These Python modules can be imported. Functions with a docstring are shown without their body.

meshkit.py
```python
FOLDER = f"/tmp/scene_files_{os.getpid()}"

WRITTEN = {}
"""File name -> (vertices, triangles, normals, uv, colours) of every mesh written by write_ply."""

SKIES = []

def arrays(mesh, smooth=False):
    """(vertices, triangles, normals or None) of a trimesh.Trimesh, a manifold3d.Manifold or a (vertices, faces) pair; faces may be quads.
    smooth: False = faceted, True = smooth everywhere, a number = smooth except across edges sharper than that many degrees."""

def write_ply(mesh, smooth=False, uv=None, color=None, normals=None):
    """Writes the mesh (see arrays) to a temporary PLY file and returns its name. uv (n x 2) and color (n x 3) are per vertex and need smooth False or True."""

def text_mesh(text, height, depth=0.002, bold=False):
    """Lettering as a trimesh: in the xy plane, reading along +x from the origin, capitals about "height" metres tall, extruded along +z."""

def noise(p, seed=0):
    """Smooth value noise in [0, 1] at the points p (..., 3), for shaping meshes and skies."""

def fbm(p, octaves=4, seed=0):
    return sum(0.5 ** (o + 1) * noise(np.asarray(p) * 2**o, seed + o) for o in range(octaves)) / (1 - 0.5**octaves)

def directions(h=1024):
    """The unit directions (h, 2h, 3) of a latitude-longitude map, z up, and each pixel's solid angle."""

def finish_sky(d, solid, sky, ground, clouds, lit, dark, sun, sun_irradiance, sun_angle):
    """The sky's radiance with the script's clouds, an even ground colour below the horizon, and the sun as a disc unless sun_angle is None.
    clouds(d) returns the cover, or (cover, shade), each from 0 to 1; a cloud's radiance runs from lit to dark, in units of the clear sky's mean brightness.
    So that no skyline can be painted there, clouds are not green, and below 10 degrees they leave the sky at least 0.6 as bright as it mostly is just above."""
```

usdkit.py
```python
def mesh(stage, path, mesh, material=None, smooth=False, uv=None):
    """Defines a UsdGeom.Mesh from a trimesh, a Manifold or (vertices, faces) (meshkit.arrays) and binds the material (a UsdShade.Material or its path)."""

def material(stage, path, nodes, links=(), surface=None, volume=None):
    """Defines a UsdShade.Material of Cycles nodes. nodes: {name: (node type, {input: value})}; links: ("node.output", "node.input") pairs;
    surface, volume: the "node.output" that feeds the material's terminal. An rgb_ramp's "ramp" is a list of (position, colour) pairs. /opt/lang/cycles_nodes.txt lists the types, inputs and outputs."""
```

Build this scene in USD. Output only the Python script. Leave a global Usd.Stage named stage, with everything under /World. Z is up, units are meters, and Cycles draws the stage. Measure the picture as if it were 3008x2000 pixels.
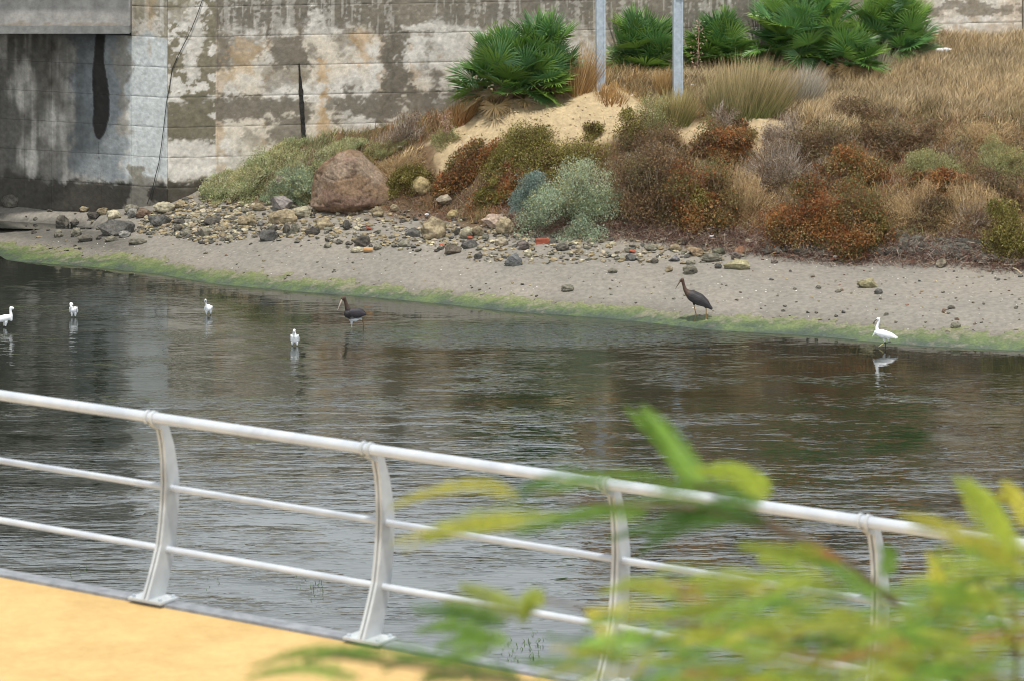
import math, random
import numpy as np, trimesh, usdkit, meshkit
import manifold3d as m3
from pxr import Usd, UsdGeom, UsdLux, UsdShade, Sdf, Gf, Vt
from scipy.interpolate import LinearNDInterpolator, NearestNDInterpolator, RegularGridInterpolator
from scipy.ndimage import gaussian_filter
from scipy.spatial import ConvexHull

stage = Usd.Stage.CreateInMemory()
UsdGeom.SetStageUpAxis(stage, 'Z')
UsdGeom.Xform.Define(stage, '/World')
UsdGeom.Scope.Define(stage, '/World/Looks')

# ------------------------------------------------------------------ camera
F, YH, H, CX = 10000.0, -800.0, 12.6, 1504.0      # focal length and horizon in photo pixels, camera height over the water
APER = 23.7
cam = UsdGeom.Camera.Define(stage, '/World/camera')
cam.AddTranslateOp().Set(Gf.Vec3d(0, 0, H))
cam.AddRotateXOp().Set(90.0)
cam.CreateHorizontalApertureAttr(APER)
cam.CreateVerticalApertureAttr(APER * 680 / 1024)
cam.CreateFocalLengthAttr(APER * F / 3008)
cam.CreateVerticalApertureOffsetAttr(-(1000 - YH) / 3008 * APER)
cam.CreateFStopAttr(4.2)
cam.CreateFocusDistanceAttr(76.0)
cam.CreateClippingRangeAttr(Gf.Vec2f(0.05, 5000))
cam.CreateExposureAttr(0.22)

# ------------------------------------------------------------------ sky and sun
SUN_EL, SUN_AZ = math.radians(72), math.radians(176)   # azimuth = atan2(x, y) of the direction to the sun
SX, SY, SZ = math.sin(SUN_AZ) * math.cos(SUN_EL), math.cos(SUN_AZ) * math.cos(SUN_EL), math.sin(SUN_EL)
usdkit.material(stage, '/World/Looks/sky_look', {
    'tc': ('texture_coordinate', {}),
    'sky': ('sky_texture', {'sky_type': 'single_scattering', 'sun_disc': False, 'sun_elevation': SUN_EL, 'sun_rotation': SUN_AZ, 'aerosol_density': 2.0}),
    'map': ('mapping', {'scale': (1.6, 1.6, 4.0)}),
    'n': ('noise_texture', {'scale': 1.7, 'detail': 6.0, 'roughness': 0.55}),
    'r': ('map_range', {'from_min': 0.34, 'from_max': 0.6, 'to_min': 0.8, 'to_max': 1.0, 'clamp': True}),
    'sp': ('separate_xyz', {}), 'cl': ('rgb_ramp', {'ramp': [(0.0, (.90, .96, 1.0)), (0.62, (.86, .92, .96)), (0.85, (.30, .33, .36)), (1.0, (.15, .17, .19))]}), 'cs': ('vector_math', {'math_type': 'scale', 'scale': 21.0}),
    'mix': ('mix_color', {'use_clamp': False}),
    'bg': ('background_shader', {'strength': 0.06})},
    [('tc.generated', 'map.vector'), ('map.vector', 'n.vector'), ('n.fac', 'r.value'), ('r.result', 'mix.fac'), ('tc.generated', 'sp.vector'), ('sp.z', 'cl.fac'), ('cl.color', 'cs.vector1'), ('cs.vector', 'mix.b'), ('sky.color', 'mix.a'), ('mix.result', 'bg.color')], surface='bg.background')
dome = UsdLux.DomeLight.Define(stage, '/World/sky')
UsdShade.MaterialBindingAPI.Apply(dome.GetPrim()).Bind(UsdShade.Material.Get(stage, '/World/Looks/sky_look'))
dome.GetPrim().SetCustomDataByKey('kind', 'structure')
sun = UsdLux.DistantLight.Define(stage, '/World/sun')
sun.CreateIntensityAttr(0.9); sun.CreateAngleAttr(2.5); sun.CreateColorAttr(Gf.Vec3f(1.0, 0.97, 0.91))
sun.GetPrim().GetAttribute('inputs:normalize').Set(True) if sun.GetPrim().GetAttribute('inputs:normalize') else sun.CreateNormalizeAttr(True)
zq = Gf.Rotation(Gf.Vec3d(0, 0, 1), Gf.Vec3d(SX, SY, SZ))
sun.AddTransformOp().Set(Gf.Matrix4d().SetRotate(zq))

# ------------------------------------------------------------------ helpers
rng = np.random.default_rng(7)
DS = 3008 / 2358.0
used = {}
def path_for(parent, name):
    base = f'{parent}/{name}'
    k = used.get(base, 0); used[base] = k + 1
    return base if k == 0 else f'{base}_{k:03d}'
def tag(prim, label=None, cat=None, group=None, kind=None):
    for k, v in (('label', label), ('category', cat), ('group', group), ('kind', kind)):
        if v: prim.SetCustomDataByKey(k, v)
    return prim
def thing(name, loc, label, cat, group=None):
    x = UsdGeom.Xform.Define(stage, path_for('/World', name))
    x.AddTranslateOp().Set(Gf.Vec3d(*map(float, loc)))
    p = tag(x.GetPrim(), label, cat, group)
    return p
def put(name, mesh, mat, parent=None, smooth=False, col=None, off=None, label=None, cat=None, group=None, kind=None, loc=None, interp='vertex'):
    """One Mesh prim. parent: prim whose location 'off' is subtracted; loc: translate of a top-level mesh."""
    root = str(parent.GetPath()) if parent is not None else '/World'
    path = path_for(root, name)
    v, f, n = meshkit.arrays(mesh, smooth)
    if off is not None: v = v - np.asarray(off)
    if loc is not None: v = v - np.asarray(loc)
    m = UsdGeom.Mesh.Define(stage, path)
    m.CreatePointsAttr(Vt.Vec3fArray.FromNumpy(v.astype(np.float32)))
    m.CreateFaceVertexCountsAttr(Vt.IntArray.FromNumpy(np.full(len(f), 3, np.int32)))
    m.CreateFaceVertexIndicesAttr(Vt.IntArray.FromNumpy(f.astype(np.int32).ravel()))
    m.CreateSubdivisionSchemeAttr('none')
    if n is not None:
        m.CreateNormalsAttr(Vt.Vec3fArray.FromNumpy(n.astype(np.float32))); m.SetNormalsInterpolation('vertex')
    if col is not None:
        UsdGeom.PrimvarsAPI(m).CreatePrimvar('Cd', Sdf.ValueTypeNames.Color3fArray, interp).Set(Vt.Vec3fArray.FromNumpy(np.asarray(col, np.float32)))
    if loc is not None: m.AddTranslateOp().Set(Gf.Vec3d(*map(float, loc)))
    UsdShade.MaterialBindingAPI.Apply(m.GetPrim()).Bind(M[mat])
    return tag(m.GetPrim(), label, cat, group, kind)

def tri_quads(q):
    """q: (n,4,3) -> verts, faces"""
    n = len(q); v = q.reshape(-1, 3); b = np.arange(n)[:, None] * 4
    return v, np.vstack([b + [0, 1, 2], b + [0, 2, 3]])
def merge(parts):
    vs, fs, o = [], [], 0
    for v, f in parts:
        vs.append(v); fs.append(np.asarray(f) + o); o += len(v)
    return np.vstack(vs), np.vstack(fs)
def box(cx, cy, cz, sx, sy, sz):
    m = trimesh.creation.box([sx, sy, sz]); m.apply_translation([cx, cy, cz]); return m
def tube(points, radii, sides=8, cap=True):
    p = np.asarray(points, float); n = len(p); r = np.broadcast_to(radii, (n,))
    t = np.gradient(p, axis=0); t /= np.linalg.norm(t, axis=1, keepdims=True) + 1e-12
    a = np.cross(t, np.where(np.abs(t[:, 2:]) < 0.9, [0, 0, 1.0], [1.0, 0, 0])); a /= np.linalg.norm(a, axis=1, keepdims=True) + 1e-12
    b = np.cross(t, a); ang = np.arange(sides) * 2 * np.pi / sides
    v = (p[:, None] + r[:, None, None] * (np.cos(ang)[None, :, None] * a[:, None] + np.sin(ang)[None, :, None] * b[:, None])).reshape(-1, 3)
    i, j = np.meshgrid(np.arange(n - 1), np.arange(sides), indexing='ij')
    q = np.stack([i * sides + j, i * sides + (j + 1) % sides, (i + 1) * sides + (j + 1) % sides, (i + 1) * sides + j], -1).reshape(-1, 4)
    f = np.vstack([q[:, [0, 1, 2]], q[:, [0, 2, 3]]])
    if cap:
        v = np.vstack([v, p[0], p[-1]]); k = len(v)
        jj = np.arange(sides)
        f = np.vstack([f, np.stack([np.full(sides, k - 2), (jj + 1) % sides, jj], 1), np.stack([np.full(sides, k - 1), (n - 1) * sides + jj, (n - 1) * sides + (jj + 1) % sides], 1)])
    return v, f
def wpt(px, py, Y):
    return np.array([(px - CX) * Y / F, Y, H - (py - YH) * Y / F])
def onz(px, py, z):
    return wpt(px, py, F * (H - z) / (py - YH))
def to_px(p):
    p = np.asarray(p); return CX + F * p[..., 0] / p[..., 1], YH + F * (H - p[..., 2]) / p[..., 1]
def fbm(p, octaves=4, seed=0): return meshkit.fbm(np.asarray(p, float), octaves, seed)
def sstep(a, b, x):
    t = np.clip((x - a) / (b - a), 0, 1); return t * t * (3 - 2 * t)
def srgb(r, g, b):
    c = np.array([r, g, b]) / 255.0
    return np.where(c < 0.04045, c / 12.92, ((c + 0.055) / 1.055) ** 2.4)

# ------------------------------------------------------------------ materials
M = {}
def vcol_mat(name, rough=0.8, nscale=12.0, namt=0.25, bump=0.0, bscale=30.0, spec=0.3, translucent=0.0, detail=4.0):
    """Colour from the mesh's own vertex colours, broken up by fine noise."""
    nodes = {'a': ('attribute', {'attribute': 'Cd'}), 'g': ('geometry', {}),
             'n': ('noise_texture', {'scale': nscale, 'detail': detail, 'roughness': 0.65}),
             'r': ('map_range', {'from_min': 0.3, 'from_max': 0.7, 'to_min': 1 - namt, 'to_max': 1 + namt}),
             'm': ('vector_math', {'math_type': 'scale'}),
             'p': ('principled_bsdf', {'roughness': rough, 'specular_ior_level': spec})}
    links = [('g.position', 'n.vector'), ('n.fac', 'r.value'), ('a.color', 'm.vector1'), ('r.result', 'm.scale'), ('m.vector', 'p.base_color')]
    if bump:
        nodes['n2'] = ('noise_texture', {'scale': bscale, 'detail': 5.0, 'roughness': 0.65})
        nodes['b'] = ('bump', {'strength': 1.0, 'distance': bump})
        links += [('g.position', 'n2.vector'), ('n2.fac', 'b.height'), ('b.normal', 'p.normal')]
    out = 'p.BSDF'
    if translucent:
        nodes['t'] = ('translucent_bsdf', {}); nodes['mx'] = ('mix_closure', {'fac': translucent})
        links += [('m.vector', 't.color'), ('p.BSDF', 'mx.closure1'), ('t.BSDF', 'mx.closure2')]; out = 'mx.closure'
    M[name] = usdkit.material(stage, f'/World/Looks/{name}', nodes, links, surface=out)
def plain_mat(name, c1, c2, rough=0.6, nscale=6.0, bump=0.0, bscale=40.0, spec=0.4, lo=0.35, hi=0.65, metallic=0.0, nr=0.6):
    nodes = {'g': ('geometry', {}), 'n': ('noise_texture', {'scale': nscale, 'detail': 6.0, 'roughness': nr}),
             'c': ('rgb_ramp', {'ramp': [(lo, c1), (hi, c2)]}), 'p': ('principled_bsdf', {'roughness': rough, 'specular_ior_level': spec, 'metallic': metallic})}
    links = [('g.position', 'n.vector'), ('n.fac', 'c.fac'), ('c.color', 'p.base_color')]
    if bump:
        nodes['n2'] = ('noise_texture', {'scale': bscale, 'detail': 4.0}); nodes['b'] = ('bump', {'strength': 1.0, 'distance': bump})
        links += [('g.position', 'n2.vector'), ('n2.fac', 'b.height'), ('b.normal', 'p.normal')]
    M[name] = usdkit.material(stage, f'/World/Looks/{name}', nodes, links, surface='p.BSDF')

vcol_mat('ground_look', 0.9, 9.0, 0.22, 0.02, 14.0, 0.25)
vcol_mat('concrete_look', 0.85, 7.0, 0.2, 0.006, 25.0, 0.3)
vcol_mat('leaf_look', 0.6, 40.0, 0.15, 0, 0, 0.35, 0.42)
vcol_mat('near_leaf_look', 0.55, 40.0, 0.1, 0, 0, 0.35, 0.55)
vcol_mat('straw_look', 0.75, 40.0, 0.12, 0, 0, 0.25, 0.2)
vcol_mat('palm_look', 0.38, 20.0, 0.12, 0, 0, 0.5, 0.18)
vcol_mat('algae_look', 0.55, 18.0, 0.35, 0.02, 30.0, 0.4)
vcol_mat('rock_look', 0.9, 14.0, 0.5, 0.03, 16.0, 0.2, 0, 6.0)
vcol_mat('feather_look', 0.55, 25.0, 0.08, 0, 0, 0.3)
vcol_mat('twig_look', 0.85, 30.0, 0.2, 0, 0, 0.2)
plain_mat('white_paint', (0.40, 0.43, 0.48), (0.52, 0.545, 0.58), 0.28, 5.0, 0, 0, 0.5)
plain_mat('post_paint', (0.37, 0.39, 0.405), (0.48, 0.50, 0.51), 0.4, 7.0, 0, 0, 0.5)
plain_mat('galvanised', (0.33, 0.38, 0.43), (0.47, 0.52, 0.57), 0.45, 9.0, 0, 0, 0.5)
plain_mat('orange_paving', (0.46, 0.30, 0.12), (0.62, 0.42, 0.18), 0.9, 2.2, 0.004, 160.0, 0.2, .32, .68, 0.0, 0.85)
plain_mat('kerb_concrete', (0.17, 0.18, 0.20), (0.27, 0.28, 0.30), 0.85, 12.0, 0.004, 60.0)
plain_mat('dark_concrete', (0.03, 0.028, 0.025), (0.07, 0.065, 0.055), 0.9, 3.0)
plain_mat('black_rubber', (0.012, 0.012, 0.012), (0.03, 0.03, 0.03), 0.6, 20.0)
plain_mat('tar', (0.006, 0.006, 0.006), (0.03, 0.025, 0.02), 0.7, 15.0, 0.02, 12.0)
plain_mat('brick_red', (0.22, 0.055, 0.03), (0.33, 0.085, 0.045), 0.85, 20.0, 0.004, 60.0)
plain_mat('white_plastic', (0.72, 0.72, 0.76), (0.8, 0.8, 0.82), 0.4, 10.0)
plain_mat('shell_white', (0.6, 0.57, 0.5), (0.8, 0.78, 0.72), 0.6, 40.0)
plain_mat('bill_black', (0.01, 0.01, 0.012), (0.03, 0.03, 0.03), 0.4, 60.0)
plain_mat('bill_horn', (0.36, 0.27, 0.22), (0.50, 0.40, 0.34), 0.45, 60.0)
plain_mat('bill_olive', (0.10, 0.08, 0.04), (0.17, 0.13, 0.07), 0.45, 60.0)
plain_mat('leg_orange', (0.30, 0.15, 0.03), (0.40, 0.22, 0.06), 0.5, 60.0)
plain_mat('leg_pale', (0.42, 0.37, 0.33), (0.55, 0.5, 0.46), 0.5, 60.0)
plain_mat('leg_black', (0.012, 0.014, 0.012), (0.03, 0.03, 0.03), 0.5, 60.0)
plain_mat('foot_yellow', (0.40, 0.36, 0.15), (0.5, 0.45, 0.2), 0.5, 60.0)
plain_mat('ochre_render', (0.40, 0.22, 0.09), (0.50, 0.29, 0.13), 0.9, 1.5)
plain_mat('brown_render', (0.16, 0.085, 0.035), (0.22, 0.12, 0.05), 0.9, 1.5)
plain_mat('pale_render', (0.55, 0.54, 0.51), (0.68, 0.67, 0.64), 0.9, 1.5)
plain_mat('window_dark', (0.03, 0.035, 0.045), (0.05, 0.055, 0.06), 0.15, 1.5)
plain_mat('bark', (0.09, 0.06, 0.035), (0.2, 0.14, 0.08), 0.9, 30.0, 0.006, 60.0)

# water: dark turbid body, mirror surface, ripples strong in wind patches and weak in the lee of the bank
M['water_look'] = usdkit.material(stage, '/World/Looks/water_look', {
    'g': ('geometry', {}), 'sep': ('separate_xyz', {}),
    'm1': ('mapping', {'scale': (0.75, 2.6, 1.0), 'rotation': (0, 0, 0.10)}), 'n1': ('noise_texture', {'scale': 2.3, 'detail': 1.0, 'roughness': 0.45}),
    'm2': ('mapping', {'scale': (1.15, 4.4, 1.0), 'rotation': (0, 0, -0.08), 'location': (7.3, 2.1, 0)}), 'n2': ('noise_texture', {'scale': 3.2, 'detail': 1.5, 'roughness': 0.5, 'distortion': 0.3}),
    'm3': ('mapping', {'scale': (0.16, 0.30, 1.0), 'location': (3.1, 0.6, 0)}), 'n3': ('noise_texture', {'scale': 1.0, 'detail': 3.0}),
    'wind': ('map_range', {'from_min': 0.40, 'from_max': 0.60, 'to_min': 0.35, 'to_max': 1.0, 'clamp': True}),
    'sh': ('math', {'math_type': 'multiply_add', 'value2': 0.549, 'value3': -74.75}),     # distance from the far shore line
    'sh2': ('math', {'math_type': 'add'}),
    'lee': ('map_range', {'from_min': -7.5, 'from_max': -1.2, 'to_min': 1.0, 'to_max': 0.16, 'clamp': True}),
    'm4': ('mapping', {'scale': (0.55, 0.9, 1.0), 'location': (1.7, 4.2, 0)}), 'n4': ('noise_texture', {'scale': 1.0, 'detail': 2.0}),
    'gust': ('map_range', {'from_min': 0.42, 'from_max': 0.62, 'to_min': 0.45, 'to_max': 1.8, 'clamp': True}), 'wg': ('math', {'math_type': 'multiply'}),
    'pd': ('vector_math', {'math_type': 'subtract', 'vector2': (0.3, 70.7, 0.0)}), 'pm': ('vector_math', {'math_type': 'multiply', 'vector2': (0.2, 0.55, 0.0)}), 'pl': ('vector_math', {'math_type': 'length'}),
    'paw': ('map_range', {'from_min': 0.3, 'from_max': 1.15, 'to_min': 4.5, 'to_max': 0.0, 'clamp': True}), 'amx': ('math', {'math_type': 'maximum'}),
    'amp': ('math', {'math_type': 'multiply'}),
    'h': ('math', {'math_type': 'multiply_add', 'value2': 0.55}),
    'hh': ('math', {'math_type': 'multiply'}),
    'b': ('bump', {'strength': 1.0, 'distance': 0.0135}),
    'cn': ('noise_texture', {'scale': 0.35, 'detail': 3.0}), 'c': ('rgb_ramp', {'ramp': [(0.35, (0.007, 0.009, 0.006)), (0.65, (0.014, 0.016, 0.011))]}),
    'p': ('principled_bsdf', {'roughness': 0.02, 'ior': 1.68, 'specular_ior_level': 0.5})},
    [('g.position', 'm1.vector'), ('m1.vector', 'n1.vector'), ('g.position', 'm2.vector'), ('m2.vector', 'n2.vector'), ('g.position', 'm3.vector'), ('m3.vector', 'n3.vector'),
     ('n3.fac', 'wind.value'), ('g.position', 'sep.vector'), ('sep.x', 'sh.value1'), ('sh.value', 'sh2.value1'), ('sep.y', 'sh2.value2'), ('sh2.value', 'lee.value'),
     ('g.position', 'm4.vector'), ('m4.vector', 'n4.vector'), ('n4.fac', 'gust.value'), ('wind.result', 'wg.value1'), ('gust.result', 'wg.value2'), ('wg.value', 'amp.value1'), ('lee.result', 'amp.value2'), ('g.position', 'pd.vector1'), ('pd.vector', 'pm.vector1'), ('pm.vector', 'pl.vector1'), ('pl.value', 'paw.value'), ('amp.value', 'amx.value1'), ('paw.result', 'amx.value2'), ('n2.fac', 'h.value1'), ('n1.fac', 'h.value3'), ('h.value', 'hh.value1'), ('amx.value', 'hh.value2'),
     ('hh.value', 'b.height'), ('b.normal', 'p.normal'), ('g.position', 'cn.vector'), ('cn.fac', 'c.fac'), ('c.color', 'p.base_color')], surface='p.BSDF')

# ------------------------------------------------------------------ terrain of the far bank
CO = np.array([-8.4, 83.0])                      # nearest corner of the concrete walls
def wall_y(x): return CO[1] + 0.2 * (x - CO[0])
COL = {
    -250: [(715, 0), (670, .25), (635, .4), (600, .6)],
    0: [(747, 0), (690, .25), (650, .4), (607, .65)],
    300: [(785, 0), (720, .3), (660, .55), (612, .72)],
    490: [(805, 0), (740, .3), (670, .6), (600, .98)],
    640: [(832, 0), (760, .35), (690, .65), (610, .95), (560, 1.31), (510, 1.70)],
    870: [(853, 0), (770, .4), (690, .8), (600, 1.15), (500, 1.89), (415, 2.44)],
    1050: [(866, 0), (780, .45), (700, .85), (625, 1.1), (520, 1.83), (440, 2.37), (390, 2.6)],
    1300: [(889, 0), (800, .45), (720, .85), (640, 1.1), (540, 1.77), (450, 2.44), (390, 2.84), (345, 3.02)],
    1500: [(912, 0), (830, .4), (760, .75), (690, 1.05), (560, 1.83), (450, 2.56), (380, 3.04), (305, 3.52), (270, 3.6)],
    1800: [(932, 0), (850, .4), (770, .75), (705, 1.05), (660, 1.33), (540, 2.04), (420, 2.79), (330, 3.38), (283, 3.68), (215, 3.95)],
    2100: [(967, 0), (880, .4), (800, .7), (735, .95), (690, 1.23), (560, 1.96), (420, 2.79), (320, 3.39), (250, 3.82), (185, 4.15)],
    2400: [(984, 0), (900, .35), (830, .6), (775, .8), (705, 1.25), (560, 2.05), (420, 2.84), (300, 3.51), (220, 3.99), (155, 4.35)],
    2700: [(1012, 0), (930, .35), (850, .6), (780, .8), (715, 1.2), (560, 2.05), (420, 2.84), (300, 3.54), (200, 4.14), (135, 4.5)],
    3008: [(1027, 0), (940, .35), (870, .6), (800, .75), (730, 1.19), (560, 2.07), (420, 2.86), (300, 3.56), (200, 4.14), (125, 4.6)],
    3400: [(1060, 0), (970, .35), (900, .6), (830, .75), (760, 1.19), (590, 2.07), (450, 2.86), (320, 3.56), (215, 4.14), (125, 4.65)]}
cp = []
for x, l in COL.items():
    pts = [onz(x, y, z) for y, z in l]
    w = pts[0]
    for d, z in ((1.2, -.10), (5, -.45), (14, -.9), (30, -1.2)): cp.append((w[0] - 0.3 * d, w[1] - d, z))
    cp += [tuple(p) for p in pts]
    e = pts[-1]; cp.append((e[0] + .1, e[1] + 4, e[2] + .25))
cp = np.array(cp)
gx, gy = np.arange(-15.5, 15.51, 0.08), np.arange(52.0, 90.01, 0.08)
GX, GY = np.meshgrid(gx, gy, indexing='ij')
lin, nea = LinearNDInterpolator(cp[:, :2], cp[:, 2]), NearestNDInterpolator(cp[:, :2], cp[:, 2])
GZ = lin(GX, GY); bad = np.isnan(GZ); GZ[bad] = nea(GX[bad], GY[bad])
GZ = gaussian_filter(GZ, 2.2)
P3 = np.stack([GX, GY, 0 * GX], -1)
px_, py_ = to_px(np.stack([GX, GY, GZ], -1))
# how rough: smooth mud, lumpy bank
bank = sstep(0.75, 1.35, GZ) * sstep(560, 700, px_)
GZ = GZ + (fbm(P3 * 0.9, 4, 3) - .5) * (0.10 + 0.30 * bank) * sstep(-0.05, 0.35, GZ) + (fbm(P3 * 5, 3, 5) - .5) * (0.025 + 0.10 * bank) * sstep(-0.05, 0.2, GZ)
# the sandy mound
mx, my = to_px(np.stack([GX, GY, GZ], -1))
mp = wpt(1590, 370, 81.5)
md = ((GX - mp[0]) / 2.7) ** 2 + ((GY - mp[1]) / 1.5) ** 2
GZ = GZ + 0.22 * np.exp(-md * 1.2)
pm_ = sstep(340, 270, mx + 40 * (fbm(P3 * 1.2, 3, 9) - .5)) * sstep(630, 646, my) * sstep(676, 658, my)
GZ = GZ * (1 - pm_) + np.minimum(GZ, .33) * pm_
zt = RegularGridInterpolator((gx, gy), GZ, bounds_error=False, fill_value=None)
def hit(px, py):
    Y = np.arange(62, 88.6, 0.02); zr = H - (py - YH) * Y / F; X = (px - CX) * Y / F
    g = zt(np.stack([X, Y], 1)); k = np.argmax(g >= zr)
    if not (g >= zr).any(): k = len(Y) - 1
    return np.array([X[k], Y[k], g[k]])
def hitd(dx, dy): return hit(dx * DS, dy * DS)
mudc = np.array([0.215, 0.195, 0.166]); wetc = np.array([0.15, 0.135, 0.11]); soil = np.array([0.11, 0.07, 0.038]); sandc = np.array([0.40, 0.305, 0.18]); strawc = np.array([0.34, 0.23, 0.10])
pxv, pyv = to_px(np.stack([GX, GY, GZ], -1))
n1, n2 = fbm(P3 * 0.7, 4, 11), fbm(P3 * 3.0, 4, 12)
C = mudc * (0.86 + 0.3 * n1[..., None] * 1.0)
C = C * (1 - .10 * (n2[..., None] - .5))
tan = sstep(.45, .65, n1) * 0.35
C = C * (1 - tan[..., None]) + np.array([.232, .20, .16]) * tan[..., None]
w = (1 - sstep(0.02, 0.32, GZ + .15 * (n1 - .5)))[..., None]; C = C * (1 - w) + wetc * w
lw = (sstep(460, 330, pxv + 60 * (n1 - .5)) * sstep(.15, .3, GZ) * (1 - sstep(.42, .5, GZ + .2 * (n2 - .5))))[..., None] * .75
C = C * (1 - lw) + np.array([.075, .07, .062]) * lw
bb = sstep(0.98, 1.25, GZ + .25 * (n2 - .5))[..., None] * sstep(560, 640, pxv)[..., None]; C = C * (1 - bb) + soil * (.7 + .6 * n2[..., None]) * bb
up = (sstep(3.1, 3.7, GZ + 0.6 * (n1 - .5)))[..., None]; C = C * (1 - up) + strawc * (.8 + .4 * n2[..., None]) * up
sm = (1 - sstep(.75, 1.15, md + .6 * (n2 - .5)))[..., None]; 
mp2 = wpt(2180, 370, 80.6); md2 = ((GX - mp2[0]) / 1.7) ** 2 + ((GY - mp2[1]) / 0.9) ** 2
sm = np.maximum(sm, (1 - sstep(.5, 1.1, md2 + .9 * (n2 - .5)))[..., None])
C = C * (1 - sm) + sandc * (.86 + .28 * n2[..., None]) * sm
nx, ny = GX.shape
ii, jj = np.meshgrid(np.arange(nx - 1), np.arange(ny - 1), indexing='ij')
q = np.stack([ii * ny + jj, (ii + 1) * ny + jj, (ii + 1) * ny + jj + 1, ii * ny + jj + 1], -1).reshape(-1, 4)
keep = (GY[:-1, :-1] > 66).ravel() & (GY[:-1, :-1] < wall_y(GX[:-1, :-1]) + 3).ravel()
qf = q[keep]
V = np.stack([GX, GY, GZ], -1).reshape(-1, 3)
idx = np.full(len(V), -1); us = np.unique(qf); idx[us] = np.arange(len(us))
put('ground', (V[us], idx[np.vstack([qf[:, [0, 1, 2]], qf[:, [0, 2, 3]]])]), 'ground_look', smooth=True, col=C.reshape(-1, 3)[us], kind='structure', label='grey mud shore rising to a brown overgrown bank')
# coarse continuation of the shore to both sides, and the level ground on top of the wall
def strip_ext(x0, x1, sl):
    xs = np.linspace(x0, x1, 30); rows = []
    ref = gx[-3] if x0 > 0 else gx[2]
    ys = np.linspace(66, 86, 24)
    z = zt(np.stack([np.full(24, ref), ys], 1))
    for x in xs:
        rows.append(np.stack([np.full(24, x), ys + sl * (x - x0), z], 1))
    v = np.vstack(rows); i, j = np.meshgrid(np.arange(29), np.arange(23), indexing='ij')
    qq = np.stack([i * 24 + j, (i + 1) * 24 + j, (i + 1) * 24 + j + 1, i * 24 + j + 1], -1).reshape(-1, 4)
    if x1 < x0: qq = qq[:, ::-1]
    return v, np.vstack([qq[:, [0, 1, 2]], qq[:, [0, 2, 3]]])
v, f = strip_ext(15.35, 120, 0.05)
cc = np.where(v[:, 2:] > 1.0, strawc * .9, mudc)
put('ground', (v, f), 'ground_look', smooth=True, col=cc, kind='structure', label='shore and bank going on to the right')
v = np.array([[-900, 87, 5.95], [-9.2, 87, 5.95], [-8.4, 84.0, 5.95], [150, 115.6, 5.95], [900, 265, 5.95], [900, 1500, 5.95], [-900, 1500, 5.95]])
put('upper_ground', (v, np.array([[0, 1, 6], [1, 5, 6], [1, 2, 3], [1, 3, 5], [3, 4, 5]])), 'ground_look', col=np.tile(strawc * .8, (7, 1)), kind='structure')
put('creek_bed', (np.array([[-900, -400, -1.6], [900, -400, -1.6], [900, 1500, -1.6], [-900, 1500, -1.6]]), np.array([[0, 1, 2], [0, 2, 3]])), 'ground_look', col=np.tile(wetc * .5, (4, 1)), kind='structure')
put('water', (np.array([[-300, -60, 0], [300, -60, 0], [300, 420, 0], [-300, 420, 0.]]), np.array([[0, 1, 2], [0, 2, 3]])), 'water_look', kind='structure')

pd = np.array([onz(x, y, .375) for x, y in ((-120, 634), (60, 636), (180, 640), (300, 646), (330, 660), (260, 672), (80, 674), (-120, 668))]); put('puddle', (pd, np.array([[0, i + 1, i] for i in range(1, 7)])), 'water_look', kind='structure')
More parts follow.
